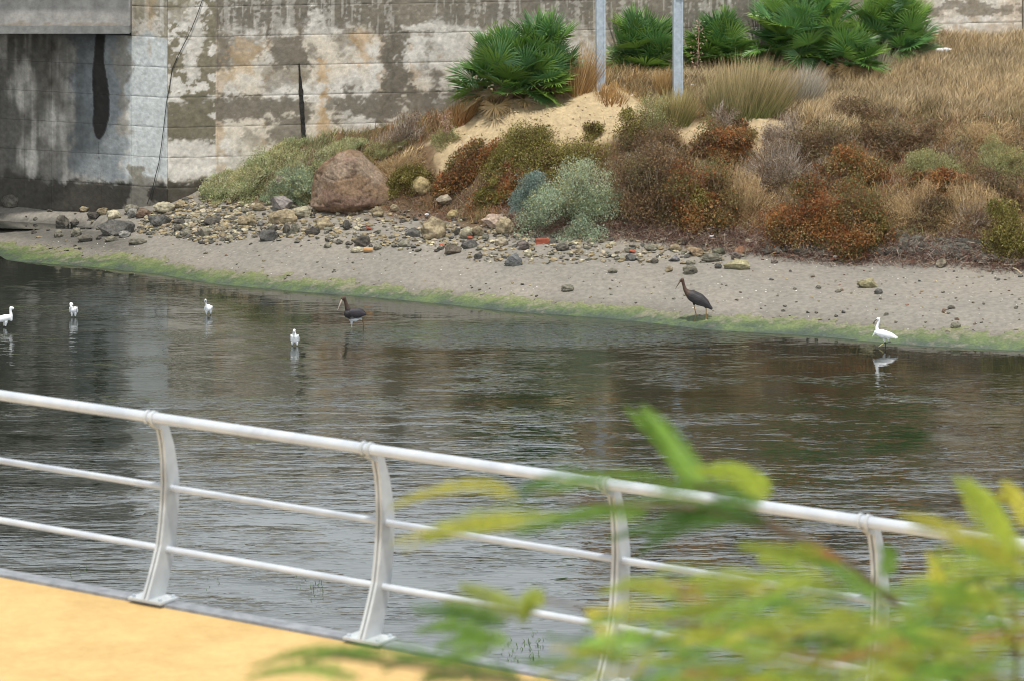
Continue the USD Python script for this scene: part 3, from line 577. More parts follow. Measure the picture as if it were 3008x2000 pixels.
R = [(0, 572, 62, 616, DK, 0, 'dark wet rock leaning on the abutment foot at the left picture edge'),
 (231, 601, 273, 626, OC, 1, 'ochre brown rock alone by the abutment foot'),
 (160, 631, 202, 673, DK, 1, 'dark brown block at the end of the black puddle'),
 (205, 646, 230, 670, BK, 1, 'small black rock just right of the dark brown block'),
 (254, 634, 297, 656, BK, 1, 'low black rock above the long slate rock, below the wall'),
 (282, 614, 315, 638, OC, 1, 'small ochre rock left of the pale speckled rock'),
 (310, 621, 353, 650, PO, 0, 'pale speckled rock crusted with shells near the abutment'),
 (363, 604, 408, 632, GO, 0, 'olive brown rock at the abutment foot behind a grey one'),
 (371, 616, 404, 646, GR, 1, 'pale topped grey rock in front of the olive brown one'),
 (398, 615, 446, 644, RB, 1, 'red brown wedge of rock below the hanging cable'),
 (448, 599, 513, 634, PO, 0, 'big pale yellow rock at the foot of the wall corner'),
 (509, 592, 542, 617, OC, 1, 'ochre rock at the edge of the green plants, right of the pale yellow one'),
 (433, 633, 502, 671, SL, 1, 'large square dark slate rock below the pale yellow one'),
 (504, 645, 543, 663, BK, 1, 'flat black rock right of the large square slate rock'),
 (282, 648, 392, 698, SL, 1, 'longest dark slate rock lying flat on the mud'),
 (205, 672, 238, 699, GO, 0, 'grey green rock left of the longest slate rock'),
 (228, 689, 272, 714, DK, 1, 'dark grey rock on the mud below the grey green one'),
 (347, 681, 384, 701, GR, 0, 'flat grey rock at the lower edge of the longest slate rock'),
 (156, 676, 185, 701, GO, 0, 'small grey green rock below the dark brown block'),
 (306, 694, 348, 712, GO, 1, 'flat greyish slab sunk in mud under the longest slate rock'),
 (377, 704, 430, 723, GO, 1, 'low grey rock pile farthest down the left mud'),
 (509, 661, 535, 683, DK, 0, 'dark rock under the flat black one'),
 (528, 677, 565, 698, GO, 0, 'grey rock on the rubble edge, left of the upright grey green one'),
 (585, 672, 618, 701, GO, 1, 'upright grey green rock standing on the rubble edge'),
 (593, 642, 652, 665, BK, 1, 'long black rock in the middle of the left rubble'),
 (791, 577, 859, 623, (.27, .24, .235), 2, 'pointed triangular grey rock in front of the green plants'),
 (736, 602, 780, 625, OC, 1, 'flat ochre rock left of the pointed grey rock'),
 (786, 617, 872, 665, OC, 1, 'big broken ochre rock directly below the pointed grey rock'),
 (856, 606, 915, 644, PO, 1, 'pale squared block between the pointed grey rock and the boulder'),
 (697, 633, 753, 669, OC, 0, 'rounded brown ochre rock left of the big broken ochre one'),
 (757, 678, 816, 711, SL, 1, 'dark tilted slate rock at the edge of the mud below the ochre rocks'),
 (779, 663, 814, 686, DK, 1, 'dark rock resting behind the tilted slate rock'),
 (754, 651, 774, 668, GR, 0, 'small pale grey rock between two ochre rocks'),
 (829, 654, 857, 689, DK, 1, 'upright dark olive rock under the big broken ochre one'),
 (850, 657, 881, 690, GO, 1, 'olive rock leaning on the upright dark olive one'),
 (927, 645, 976, 677, OC, 0, 'rounded ochre rock below the left half of the boulder'),
 (892, 670, 940, 695, BK, 1, 'wet black rock below the rounded ochre rock'),
 (1006, 649, 1029, 680, BK, 1, 'upright black stone below the middle of the boulder'),
 (1090, 612, 1127, 641, OC, 0, 'ochre rock under the right end of the boulder'),
 (1145, 609, 1173, 629, OC, 0, 'small ochre rock right of the boulder on rusty litter'),
 (1040, 698, 1089, 730, DK, 1, 'dark grey rock on the mud edge below the boulder'),
 (1096, 719, 1120, 738, GO, 0, 'small dark green rock below the dark grey rock'),
 (1028, 728, 1071, 746, PO, 0, 'flat pale stone on the mud beside a small dark green rock'),
 (1165, 707, 1203, 730, GO, 1, 'olive rock on the mud edge left of the tall ochre rock'),
 (950, 716, 973, 732, GO, 0, 'grey green stone alone on the mud below the rubble'),
 (1236, 636, 1310, 706, OC, 0, 'tall ochre rock with a dark wet foot in the centre rubble'),
 (1189, 672, 1234, 700, SL, 1, 'dark slate wedge leaning on the tall ochre rock'),
 (1308, 618, 1347, 650, YB, 1, 'yellow ochre rock behind the tall ochre rock'),
 (1281, 581, 1327, 614, TN, 1, 'pale tan rock under the orange grass right of the boulder'),
 (1413, 638, 1478, 680, (.43, .32, .25), 2, 'pinkish tan slab tilted against the round ochre rock'),
 (1455, 644, 1513, 696, OC, 0, 'round ochre rock at the left foot of the grey green bush'),
 (1349, 670, 1392, 706, PO, 0, 'pale ochre rock right of the tall ochre rock'),
 (1386, 666, 1421, 699, OC, 0, 'ochre rock right beside the pale ochre rock'),
 (1331, 672, 1352, 695, DK, 2, 'small dark pointed stone left of the pale ochre rock'),
 (1355, 707, 1410, 733, SL, 1, 'dark slate rock lying below the pale ochre rock'),
 (1453, 700, 1493, 727, TN, 0, 'tan rock below the round ochre rock'),
 (1305, 724, 1355, 751, (.12, .095, .075), 1, 'brown black block on the mud beside a red tile shard'),
 (1391, 744, 1419, 769, SL, 2, 'small dark angular stone between two larger ones on the open mud'),
 (1481, 752, 1533, 785, (.10, .115, .125), 2, 'blue grey angular rock alone on the open mud below the brick'),
 (1518, 712, 1555, 738, PU, 1, 'dark maroon rock left of the red brick'),
 (1437, 746, 1463, 758, GO, 1, 'flat grey stone above the blue grey angular rock'),
 (1539, 737, 1564, 758, PO, 0, 'pale ochre stone under the maroon rock'),
 (1633, 719, 1674, 742, DK, 0, 'dark rock right of the red brick'),
 (1689, 734, 1715, 751, OC, 0, 'small ochre stone right of the dark rock by the brick'),
 (1649, 839, 1686, 861, GO, 0, 'dark olive rock alone on the mud left of the standing stork'),
 (1725, 701, 1741, 718, TN, 1, 'small tan stone at the edge of the scrub'),
 (2019, 726, 2069, 756, (.23, .15, .085), 1, 'brown rock with an orange flank in the right rubble'),
 (1968, 720, 2001, 743, OC, 0, 'ochre and black rock left of the brown rock with orange flank'),
 (1890, 721, 1934, 741, GO, 0, 'dull olive rock under the dark scrub'),
 (2053, 745, 2122, 774, GO, 1, 'long grey olive rock above the pale squared rock'),
 (2092, 732, 2133, 753, (.10, .105, .065), 1, 'dark green rock behind the long grey olive one'),
 (2157, 726, 2196, 755, (.25, .115, .06), 2, 'red brown triangular rock in the right rubble'),
 (2148, 742, 2177, 766, PU, 0, 'dark purple stone in front of the red brown triangular rock'),
 (2126, 763, 2204, 796, (.36, .32, .18), 1, 'large pale squared rock with olive foot at the right end of the rubble'),
 (2099, 775, 2122, 792, SL, 0, 'blue black stone left of the large pale squared rock'),
 (1964, 750, 1998, 772, (.13, .13, .145), 2, 'slate coloured angular rock below the ochre and black one'),
 (2006, 782, 2050, 809, GO, 0, 'olive double lump of rock lowest on the mud above the stork'),
 (1954, 784, 1977, 802, OC, 1, 'ochre stone left of the olive double lump'),
 (1836, 747, 1870, 769, SL, 1, 'dark slate rock with a red tile scrap behind it'),
 (1785, 791, 1814, 806, GO, 0, 'low grey stone on the open mud right of the angular rock'),
 (1831, 729, 1864, 746, GO, 0, 'mossy olive stone above the dark slate rock'),
 (2265, 763, 2286, 777, (.14, .11, .10), 0, 'dark domed stone alone right of the rubble'),
 (2187, 705, 2211, 720, PO, 0, 'pale stone under the dead roots of the scarp'),
 (2015, 766, 2044, 781, GO, 0, 'flat olive stone under the brown rock with orange flank'),
 (1911, 760, 1935, 777, DK, 0, 'dark stone left of the slate coloured angular rock'),
 (2519, 819, 2582, 849, (.22, .195, .10), 1, 'largest olive rock lying alone on the right mud flat'),
 (2568, 850, 2594, 867, SL, 0, 'dark stone just below the largest olive rock'),
 (2750, 761, 2784, 790, TN, 1, 'tan rock fallen at the foot of the eroded scarp'),
 (2784, 899, 2807, 910, DK, 0, 'flat dark stone in the middle of the right mud flat'),
 (2793, 949, 2824, 970, GO, 0, 'olive stone half buried in the algae near the right egret'),
 (2395, 840, 2414, 851, DK, 0, 'small dark stone left of the largest olive rock'),
 (2366, 678, 2410, 720, YB, 0, 'yellow rock stuck in the scarp under the red bush'),
 (1206, 535, 1266, 586, YB, 0, 'round yellow rock beside the boulder under the red scrub'),
 (806, 532, 846, 562, TN, 0, 'tan rock half hidden in the green plants above the pointed grey rock'),
 (1905, 545, 1906, 546, TN, 0, '')]
for r_ in R[:-1]: rock(*r_)

# the boulder
def boulder():
    b = wpt(1040, 632, 80.3); b[2] = zt(b[:2][None])[0]
    k = 80.3 / F * DS
    out = [(712, 480), (714, 440), (722, 415), (745, 385), (775, 362), (800, 353), (822, 358), (842, 378), (868, 402), (895, 425), (918, 445), (920, 462), (900, 480), (860, 492), (815, 500), (760, 500), (730, 494)]
    o = np.array([[(x - 815) * k, (497 - y) * k] for x, y in out])
    parts = []
    prof = [(-.95, .42), (-.62, .80), (-.2, 1.0), (.25, .98), (.7, .75), (1.0, .4)]
    pts = []
    for t, s in prof:
        c = o.mean(0) * np.array([1, .85]) + [0, -.1]
        for x, z in (o - c) * s + c: pts.append([x + .06 * t, t * .85, z])
    pts = np.array(pts); hull = trimesh.Trimesh(pts, ConvexHull(pts).simplices); hull.fix_normals()
    m = m3.Manifold(m3.Mesh(vert_properties=np.asarray(hull.vertices, np.float32), tri_verts=np.asarray(hull.faces, np.uint32))).trim_by_plane([-.62, .45, -.62], -1.02).trim_by_plane([.75, .55, -.25], -.98).trim_by_plane([-.35, .9, -.25], -.80).refine_to_length(.045)
    mm = m.to_mesh(); v = mm.vert_properties[:, :3].astype(float); tm = trimesh.Trimesh(v, mm.tri_verts, process=False)
    trimesh.smoothing.filter_taubin(tm, iterations=3)
    v = tm.vertices; n = tm.vertex_normals
    crack = np.abs(fbm(v * 1.3 + 4.2, 4, 61) - .5); 
    rdg = 1 - np.abs(2 * fbm(v * 1.5 + 2, 4, 67) - 1)
    v = v + n * (.17 * (fbm(v * 1.1, 3, 62) - .5) + .05 * (rdg - .7) + .05 * (fbm(v * 5, 4, 63) - .5) - .03 * (1 - sstep(0, .03, crack)))[:, None]
    c1 = fbm(v * 1.7, 4, 64)[:, None]; c2 = fbm(v * 7, 4, 65)[:, None]; c3 = fbm(v * np.array([1.2, 1.2, 3]) + 9, 4, 66)[:, None]
    c = np.array([.19, .125, .078]) * (.7 + .6 * c2) ; k1 = sstep(.45, .62, c1); c = c * (1 - k1) + np.array([.235, .175, .125]) * (.7 + .6 * c2) * k1
    k2 = sstep(.52, .64, c3) * .7; c = c * (1 - k2) + np.array([.175, .112, .085]) * k2
    k3 = (1 - sstep(0, .02, crack))[:, None] * .6; c = c * (1 - k3) + np.array([.09, .055, .04]) * k3
    put('boulder', (v + b + [0, .85, 0], tm.faces), 'rock_look', smooth=True, col=np.clip(c, .01, .7), loc=b, label='huge red brown boulder sitting at the foot of the green slope', cat='boulder')
boulder()
# brick, tile shards, clay pipe
b = hit(1593, 719); br_ = m3.Manifold.cube([.27, .14, .11], True); 
bm = trimesh.creation.box([.30, .16, .115]).subdivide().subdivide(); bm.vertices += (fbm(bm.vertices * 12, 2, 3)[:, None] - .5) * .02
bm.apply_transform(trimesh.transformations.rotation_matrix(.15, [0, 0, 1])); put('brick', (bm.vertices + b + [0, .08, .05], bm.faces), 'brick_red', loc=b, label='red brick lying below the grey green bush', cat='brick')
for (x, y, a, lab) in ((1298, 731, .5, 'red tile shard beside the brown black block'), (1858, 748, -.3, 'red tile scrap behind the dark slate rock'), (1380, 707, .1, 'red tile bit below the pale ochre rock'), (1083, 680, .7, 'red tile splinter in the rubble below the boulder')):
    b = hit(x, y); bm = trimesh.creation.box([.12, .07, .025]); bm.apply_transform(trimesh.transformations.euler_matrix(.5, .2, a)); put('tile_shard', (bm.vertices + b + [0, .05, .06], bm.faces), 'brick_red', loc=b, label=lab, cat='tile')
b = hit(1081, 744); rr = np.linspace(0, 2 * np.pi, 14)[:-1]
pv, pf = tube([b + [-.1, 0, .07], b + [.1, .02, .06]], .055, 12, False); pv2, pf2 = tube([b + [-.1, 0, .07], b + [.1, .02, .06]], .04, 12, False)
put('clay_pipe', merge([(pv, pf), (pv2, pf2[:, ::-1])]), 'ochre_render', loc=b, label='broken piece of clay pipe on the mud below the boulder', cat='pipe')

# small stones: individuals with shared labels per zone
SM = [('small ochre stone in the rubble strip between wall corner and boulder', 'ochre stones left of the boulder', (560, 900, 626, 690), (OC, PO, TN), 62, (9, 24)),
      ('small dark stone in the rubble strip between wall corner and boulder', 'dark stones left of the boulder', (520, 900, 640, 712), (DK, GO, SL), 60, (10, 26)),
      ('small ochre stone in the rubble strip below and right of the boulder', 'ochre stones right of the boulder', (900, 1520, 650, 728), (OC, PO, TN, OC, YB), 64, (9, 25)),
      ('small dark stone in the rubble strip below and right of the boulder', 'dark stones right of the boulder', (900, 1540, 672, 745), (DK, GO, SL), 54, (9, 26)),
      ('small pale stone in the rubble below the scrub right of the brick', 'pale stones right of the brick', (1560, 2200, 706, 775), (OC, PO, GO, TN), 70, (9, 24)),
      ('small stone scattered on the open right mud flat', 'stones on the right mud flat', (2220, 3000, 790, 950), (DK, GO, RB, SL), 60, (8, 18)),
      ('small stone scattered on the open mud below the rubble', 'stones on the middle mud', (560, 2200, 740, 900), (DK, GO, RB, GO), 50, (7, 15)),
      ('small stone on the shaded mud in front of the abutment', 'stones in front of the abutment', (60, 470, 622, 740), (DK, GO, OC, BK), 50, (8, 20))]
# a few shared shapes per colour: class prims referenced by every stone
proto = {}
UsdGeom.Scope.Define(stage, '/World/Looks/shapes') if False else None
cls_root = stage.CreateClassPrim('/stone_shapes')
def stone_proto(col, k):
    key = (col, k)
    if key not in proto:
        s = 900 + len(proto) * 7; m = rock_mesh(s, 1, .75, .62, (1, 1, 1, 2)[k]);
        if len(m.faces) > 400:
            m = trimesh.creation.icosphere(2) if False else m
            if False:
                v = m.vertices * (1 + .3 * (fbm(m.vertices * 1.6 + s, 3, s) - .5)[:, None] * 2); m = trimesh.Trimesh((v / np.ptp(v, axis=0)) * [1, .75, .62] + [0, 0, .31], m.faces, process=False)
        m.vertices[:, 2] -= .2; c = rock_cols(m, col, s, .5)
        p = f'/stone_shapes/shape_{len(proto):03d}'
        g = UsdGeom.Mesh.Define(stage, p); g.CreatePointsAttr(Vt.Vec3fArray.FromNumpy(np.asarray(m.vertices, np.float32)))
        g.CreateFaceVertexCountsAttr(Vt.IntArray.FromNumpy(np.full(len(m.faces), 3, np.int32))); g.CreateFaceVertexIndicesAttr(Vt.IntArray.FromNumpy(np.asarray(m.faces, np.int32).ravel())); g.CreateSubdivisionSchemeAttr('none')
        UsdGeom.PrimvarsAPI(g).CreatePrimvar('Cd', Sdf.ValueTypeNames.Color3fArray, 'vertex').Set(Vt.Vec3fArray.FromNumpy(c.astype(np.float32)))
        UsdShade.MaterialBindingAPI.Apply(g.GetPrim()).Bind(M['rock_look'])
        proto[key] = p
    return proto[key]
rs = np.random.default_rng(99)
ANCH = [(1040, 632, 'the boulder'), (1593, 715, 'the red brick'), (825, 620, 'the pointed grey rock'), (337, 690, 'the longest slate rock'), (480, 630, 'the big pale yellow rock'), (467, 668, 'the square slate rock'), (1272, 700, 'the tall ochre rock'),
        (1507, 782, 'the blue grey angular rock'), (2165, 793, 'the large pale squared rock'), (2041, 900, 'the standing stork'), (2602, 1000, 'the right egret'), (2550, 846, 'the largest olive rock'), (2767, 787, 'the tan scarp rock'),
        (601, 698, 'the upright grey green rock'), (829, 662, 'the big broken ochre rock'), (786, 708, 'the tilted slate rock'), (1445, 676, 'the pinkish tan slab'), (1484, 692, 'the round ochre rock'), (1330, 748, 'the brown black block'),
        (1405, 766, 'the small angular stone'), (2044, 753, 'the brown orange rock'), (2176, 752, 'the red brown triangular rock'), (2028, 806, 'the olive double lump'), (1853, 766, 'the dark slate rock near the tile scrap'), (1667, 858, 'the lone olive rock'),
        (2808, 966, 'the half buried olive stone'), (2795, 908, 'the flat dark stone'), (181, 670, 'the dark brown block'), (30, 612, 'the rock at the left picture edge'), (252, 624, 'the ochre rock by the abutment'), (422, 640, 'the red brown wedge'),
        (1064, 728, 'the dark rock on the mud edge'), (952, 674, 'the rounded ochre rock'), (1373, 703, 'the pale ochre rock'), (1080, 744, 'the clay pipe'), (403, 720, 'the low grey rock pile'), (250, 712, 'the dark grey rock on the mud'), (2275, 776, 'the dark domed stone'), (1235, 580, 'the round yellow rock')]
CN = {OC: 'ochre', PO: 'pale', TN: 'tan', DK: 'dark', GO: 'olive', SL: 'slate grey', YB: 'yellow', RB: 'red brown', BK: 'black'}
taken = set(r_[6] for r_ in R)
def stone_label(px, py, col, s):
    d = sorted(ANCH, key=lambda a: (a[0] - px) ** 2 + 6 * (a[1] - py) ** 2)
    for a in d[:5]:
        dx, dy = px - a[0], py - a[1]; ang = math.degrees(math.atan2(-dy * 2.2, dx)) % 360
        dr_ = ('right of', 'to the upper right of', 'above', 'to the upper left of', 'left of', 'to the lower left of', 'below', 'to the lower right of')[int((ang + 22.5) // 45) % 8]
        dist = math.hypot(dx, dy * 2.2); far = 'close ' if dist < 60 else ('' if dist < 130 else 'farther ' if dist < 220 else 'well ')
        lab = f"{'tiny' if s < 12 else 'small'} {CN[col]} stone {far}{dr_} {a[2]}"
        if lab not in taken and len(lab.split()) < 16: taken.add(lab); return lab
    return None
for lab, grp, (x0, x1, y0, y1), cols, n, (a, b_) in SM:
    for i in range(int(n * .74)):
        px = rs.uniform(x0, x1); fx = (px - x0) / (x1 - x0)
        tilt = {'stones on the middle mud': (fx - .5) * 100}.get(grp, (fx - .5) * 20 if px > 560 else 0)
        py = rs.uniform(y0, y1) + tilt; p = hit(px, py); sp = rs.uniform(a, b_) * rs.uniform(.8, 1.15); s = sp * p[1] / F; col = cols[rs.integers(len(cols))]; k = int(rs.integers(4)); sq, rt = rs.uniform(.7, 1.1), rs.uniform(0, 360)
        if p[2] < .06: continue
        lb = stone_label(px, py, col, sp)
        if lb is None: continue
        m = UsdGeom.Mesh.Define(stage, path_for('/World', 'stone'))
        m.GetPrim().GetReferences().AddInternalReference(stone_proto(col, k))
        m.AddTranslateOp().Set(Gf.Vec3d(*map(float, p))); m.AddRotateZOp().Set(float(rt)); m.AddScaleOp().Set(Gf.Vec3f(s, s, float(s * sq)))
        tag(m.GetPrim(), lb, 'stone', 'loose stones of the shore')
# pebbles and shells too small to count
def scatter_pebbles(n, zones, size, seed, cols, flat=.6):
    r = np.random.default_rng(seed); parts, cc = [], []
    base = trimesh.creation.icosphere(0)
    for i in range(n):
        z = zones[r.integers(len(zones))]
        X, Y = r.uniform(*z[:2]), r.uniform(*z[2:4]); zz = zt([[X, Y]])[0]
        if zz < z[4] or zz > z[5] or Y > wall_y(X) - .1: continue
        s = size[0] + (size[1] - size[0]) * r.random() ** 2.2
        v = base.vertices * (1 + .35 * r.uniform(-1, 1, (12, 1))) * [s, s * r.uniform(.6, 1), s * flat * r.uniform(.6, 1)]
        a = r.uniform(0, 6.28); R_ = np.array([[math.cos(a), -math.sin(a), 0], [math.sin(a), math.cos(a), 0], [0, 0, 1]])
        parts.append((v @ R_.T + [X, Y, zz + s * .15], base.faces)); cc.append(np.tile(np.array(cols[r.integers(len(cols))]) * r.uniform(.7, 1.3), (12, 1)))
    v, f = merge(parts); return (v, f), np.vstack(cc)
full = [(-13, 11.5, 70, 84, .14, 1.1)]
m, c = scatter_pebbles(2600, full, (.012, .045), 3, (DK, GO, RB, (.2, .16, .1), (.3, .24, .15))); put('pebbles', m, 'rock_look', col=c, kind='stuff', label='tiny pebbles strewn over the mud', cat='pebbles')
m, c = scatter_pebbles(5200, [(-9, -6.2, 79.5, 83, .5, 1.3), (-6.5, .5, 77, 82, .72, 1.25), (-1, 6, 75.5, 79.5, .66, 1.15)], (.03, .10), 4, (OC, PO, TN, GO, OC, (.22, .18, .12), DK, DK)); put('rubble', m, 'rock_look', col=c, kind='stuff', label='loose rubble between the rocks of the shore', cat='rubble')
m, c = scatter_pebbles(1500, full, (.008, .022), 5, ((.75, .72, .66),), .4); put('shells', m, 'rock_look', col=c, kind='stuff', label='white broken shells strewn over the mud', cat='shells')
m, c = scatter_pebbles(900, [(-2.6, 3.4, 79.5, 83, 2.6, 4.2)], (.01, .05), 6, (sandc * .8, sandc * 1.1, (.5, .42, .3), (.3, .22, .12))); put('gravel', m, 'rock_look', col=c, kind='stuff', label='clods and grit on the sandy mound', cat='gravel')

# ------------------------------------------------------------------ plants
def leaves(P, size, r, up=.3, asp=.45):
    n = len(P); d = r.normal(size=(n, 3)); d[:, 2] += up; d /= np.linalg.norm(d, axis=1, keepdims=True)
    s = np.cross(d, r.normal(size=(n, 3))); s /= np.linalg.norm(s, axis=1, keepdims=True) + 1e-9
    L = (size * r.uniform(.6, 1.4, n))[:, None]; W = L * asp
    q = np.stack([P, P + d * L * .5 + s * W * .5, P + d * L, P + d * L * .5 - s * W * .5], 1)
    return tri_quads(q)
def ribbons(A, B, w, r, bend=.15):
    """thin bent twigs from A to B: three quads' worth of strip, as crossed triangles"""
    n = len(A); Dv = B - A; L = np.linalg.norm(Dv, axis=1, keepdims=True)
    Mi = (A + B) / 2 + r.normal(size=(n, 3)) * L * bend
    s = np.cross(Dv, r.normal(size=(n, 3))); s /= np.linalg.norm(s, axis=1, keepdims=True) + 1e-9
    W = np.broadcast_to(np.asarray(w).reshape(-1, 1), (n, 1))
    v = np.stack([A - s * W / 2, A + s * W / 2, Mi - s * W * .4, Mi + s * W * .4, B], 1).reshape(-1, 3); b = np.arange(n)[:, None] * 5
    return v, np.vstack([b + [0, 1, 3], b + [0, 3, 2], b + [2, 3, 4]])
PAL = {  # leaf colours, twig colour, leaf size, leaf aspect, twiggy
 'silver': ([(.36, .42, .27), (.46, .50, .34), (.25, .31, .18), (.35, .43, .31), (.48, .45, .22)], (.12, .09, .06), .034, .5, .25),
 'blue': ([(.26, .33, .29), (.33, .40, .36), (.19, .26, .21)], (.12, .09, .06), .034, .5, .25),
 'greenmat': ([(.44, .47, .24), (.53, .55, .31), (.32, .37, .18), (.58, .57, .38), (.60, .52, .28)], (.16, .11, .05), .032, .42, .35),
 'olive': ([(.20, .18, .045), (.29, .255, .07), (.13, .12, .03), (.36, .31, .10), (.12, .07, .03)], (.10, .06, .03), .036, .5, .4),
 'rust': ([(.33, .125, .045), (.22, .09, .038), (.38, .17, .055), (.12, .065, .035), (.22, .18, .07), (.40, .26, .11), (.16, .15, .05)], (.22, .15, .11), .040, .55, .35),
 'brown': ([(.22, .135, .07), (.16, .095, .05), (.28, .18, .09), (.21, .175, .08), (.12, .08, .045)], (.27, .21, .16), .038, .55, .45),
 'pale': ([(.34, .35, .16), (.28, .30, .13), (.40, .38, .20), (.36, .31, .13)], (.22, .16, .08), .032, .42, .4),
 'grey': ([(.32, .26, .19), (.25, .19, .13), (.27, .17, .10), (.18, .12, .075)], (.40, .34, .28), .030, .45, 1.1),
 'orange': ([(.46, .32, .16), (.38, .25, .12), (.52, .38, .20), (.32, .20, .10)], (.46, .34, .19), .035, .25, 1.6)}
shrub_n = [0]
def shrub(x0, y0, x1, y1, kind, n, label, name='shrub', cat='shrub', group=None, dep=.75):
    """bounding box in display pixels of the photo"""
    shrub_n[0] += 1; r = np.random.default_rng(300 + shrub_n[0])
    cols, tw, ls, asp, twiggy = PAL[kind]; cols = np.array(cols)
    b = hitd((x0 + x1) / 2, y1); k = b[1] / F * DS; w, h = (x1 - x0) * k, (y1 - y0) * k
    ry = w * .5 * dep; rx = w * .5
    cen = np.array([b[0], b[1] + ry * .75, 0]); 
    # the slope lifts the rear of the plant, so the plant itself is lower than its outline in the picture
    rise = zt(cen[:2][None])[0] - b[2]; hp = max(h, .25)
    n = int(n * (3.0 if kind in ('rust', 'brown', 'olive') else 2.4)); ls = ls * 1.2
    nc = int(16 + w * 11); cl = r.normal(size=(nc, 3)); cl /= np.linalg.norm(cl, axis=1, keepdims=True); cl[:, 2] = np.abs(cl[:, 2])
    cl = cl * r.uniform(.35, .92, (nc, 1)) * [rx, ry, hp]
    pick = r.integers(nc, size=n); rad = (.20 + .14 * r.random(nc)) * (rx + ry + hp) / 3
    off = r.normal(size=(n, 3)); off /= np.linalg.norm(off, axis=1, keepdims=True); off *= (r.random((n, 1)) ** .33) * rad[pick][:, None] * [1.15, 1.0, .8]
    sprig = r.random(n) < .13; off[sprig] *= r.uniform(1.15, 1.75, (int(sprig.sum()), 1))
    P = cl[pick] + off; inside = (P[:, 0] / (rx * 1.04)) ** 2 + (P[:, 1] / (ry * 1.1)) ** 2 + (np.maximum(P[:, 2], 0) / (hp * 1.04)) ** 2 < 1 + .25 * r.random(n) + .7 * sprig
    P, pick = P[inside], pick[inside]
    P0, by_ = P.copy(), b[1]
    for dsh in (1, .8, .62, .48, .36):     # depth and height at which the plant reaches up as far as it does in the photograph
        P = P0 * [1, dsh, 1]; cen[1] = by_ + ry * .75 * dsh; G = zt((P + cen)[:, :2]); lo_, hi_ = .2, 1.8
        for _ in range(10):
            sc_ = (lo_ + hi_) / 2; tp_ = np.percentile(to_px(np.stack([P[:, 0] + cen[0], P[:, 1] + cen[1], G + P[:, 2] * sc_], 1))[1], 2)
            if tp_ < y0 * DS: hi_ = sc_
            else: lo_ = sc_
        if sc_ > .34: break
    P[:, 2] *= sc_; hp *= sc_; Z = G + np.maximum(P[:, 2], .02 + .05 * r.random(len(P)))
    Pw = np.stack([P[:, 0] + cen[0], P[:, 1] + cen[1], Z], 1)
    clc = cols[r.integers(len(cols), size=nc)] * r.uniform(.85, 1.15, (nc, 1))
    lc = np.where(r.random((len(P), 1)) < .55, clc[pick], cols[r.integers(len(cols), size=len(P))]) * r.uniform(.6, 1.4, (len(P), 1))
    o = np.array([cen[0], cen[1], zt(cen[:2][None])[0]]); t = thing(name, o, label, cat, group)
    v, f = leaves(Pw, ls, r, asp=asp); put('foliage', (v, f), 'leaf_look', t, False, np.repeat(lc, 4, 0), o, kind='stuff')
    ns = int(60 + n * .085 * twiggy)
    k2 = r.integers(len(Pw), size=ns); B = Pw[k2] + r.normal(size=(ns, 3)) * .05 + np.array([0, 0, 1]) * r.uniform(0, .13, (ns, 1))
    A0 = np.stack([cen[0] + P[k2, 0] * .55 + r.normal(0, .12, ns), cen[1] + P[k2, 1] * .55, np.zeros(ns)], 1); A0[:, 2] = zt(A0[:, :2])
    st = .35 + r.random((ns, 1)) * .5; A = A0 * (1 - st) + B * st
    v, f = ribbons(A, B, r.uniform(.006, .014, ns), r, .10); tc = np.array(tw) * r.uniform(.6, 1.5, (ns, 1)); put('twigs', (v, f), 'twig_look', t, False, np.repeat(tc, 5, 0), o, kind='stuff')
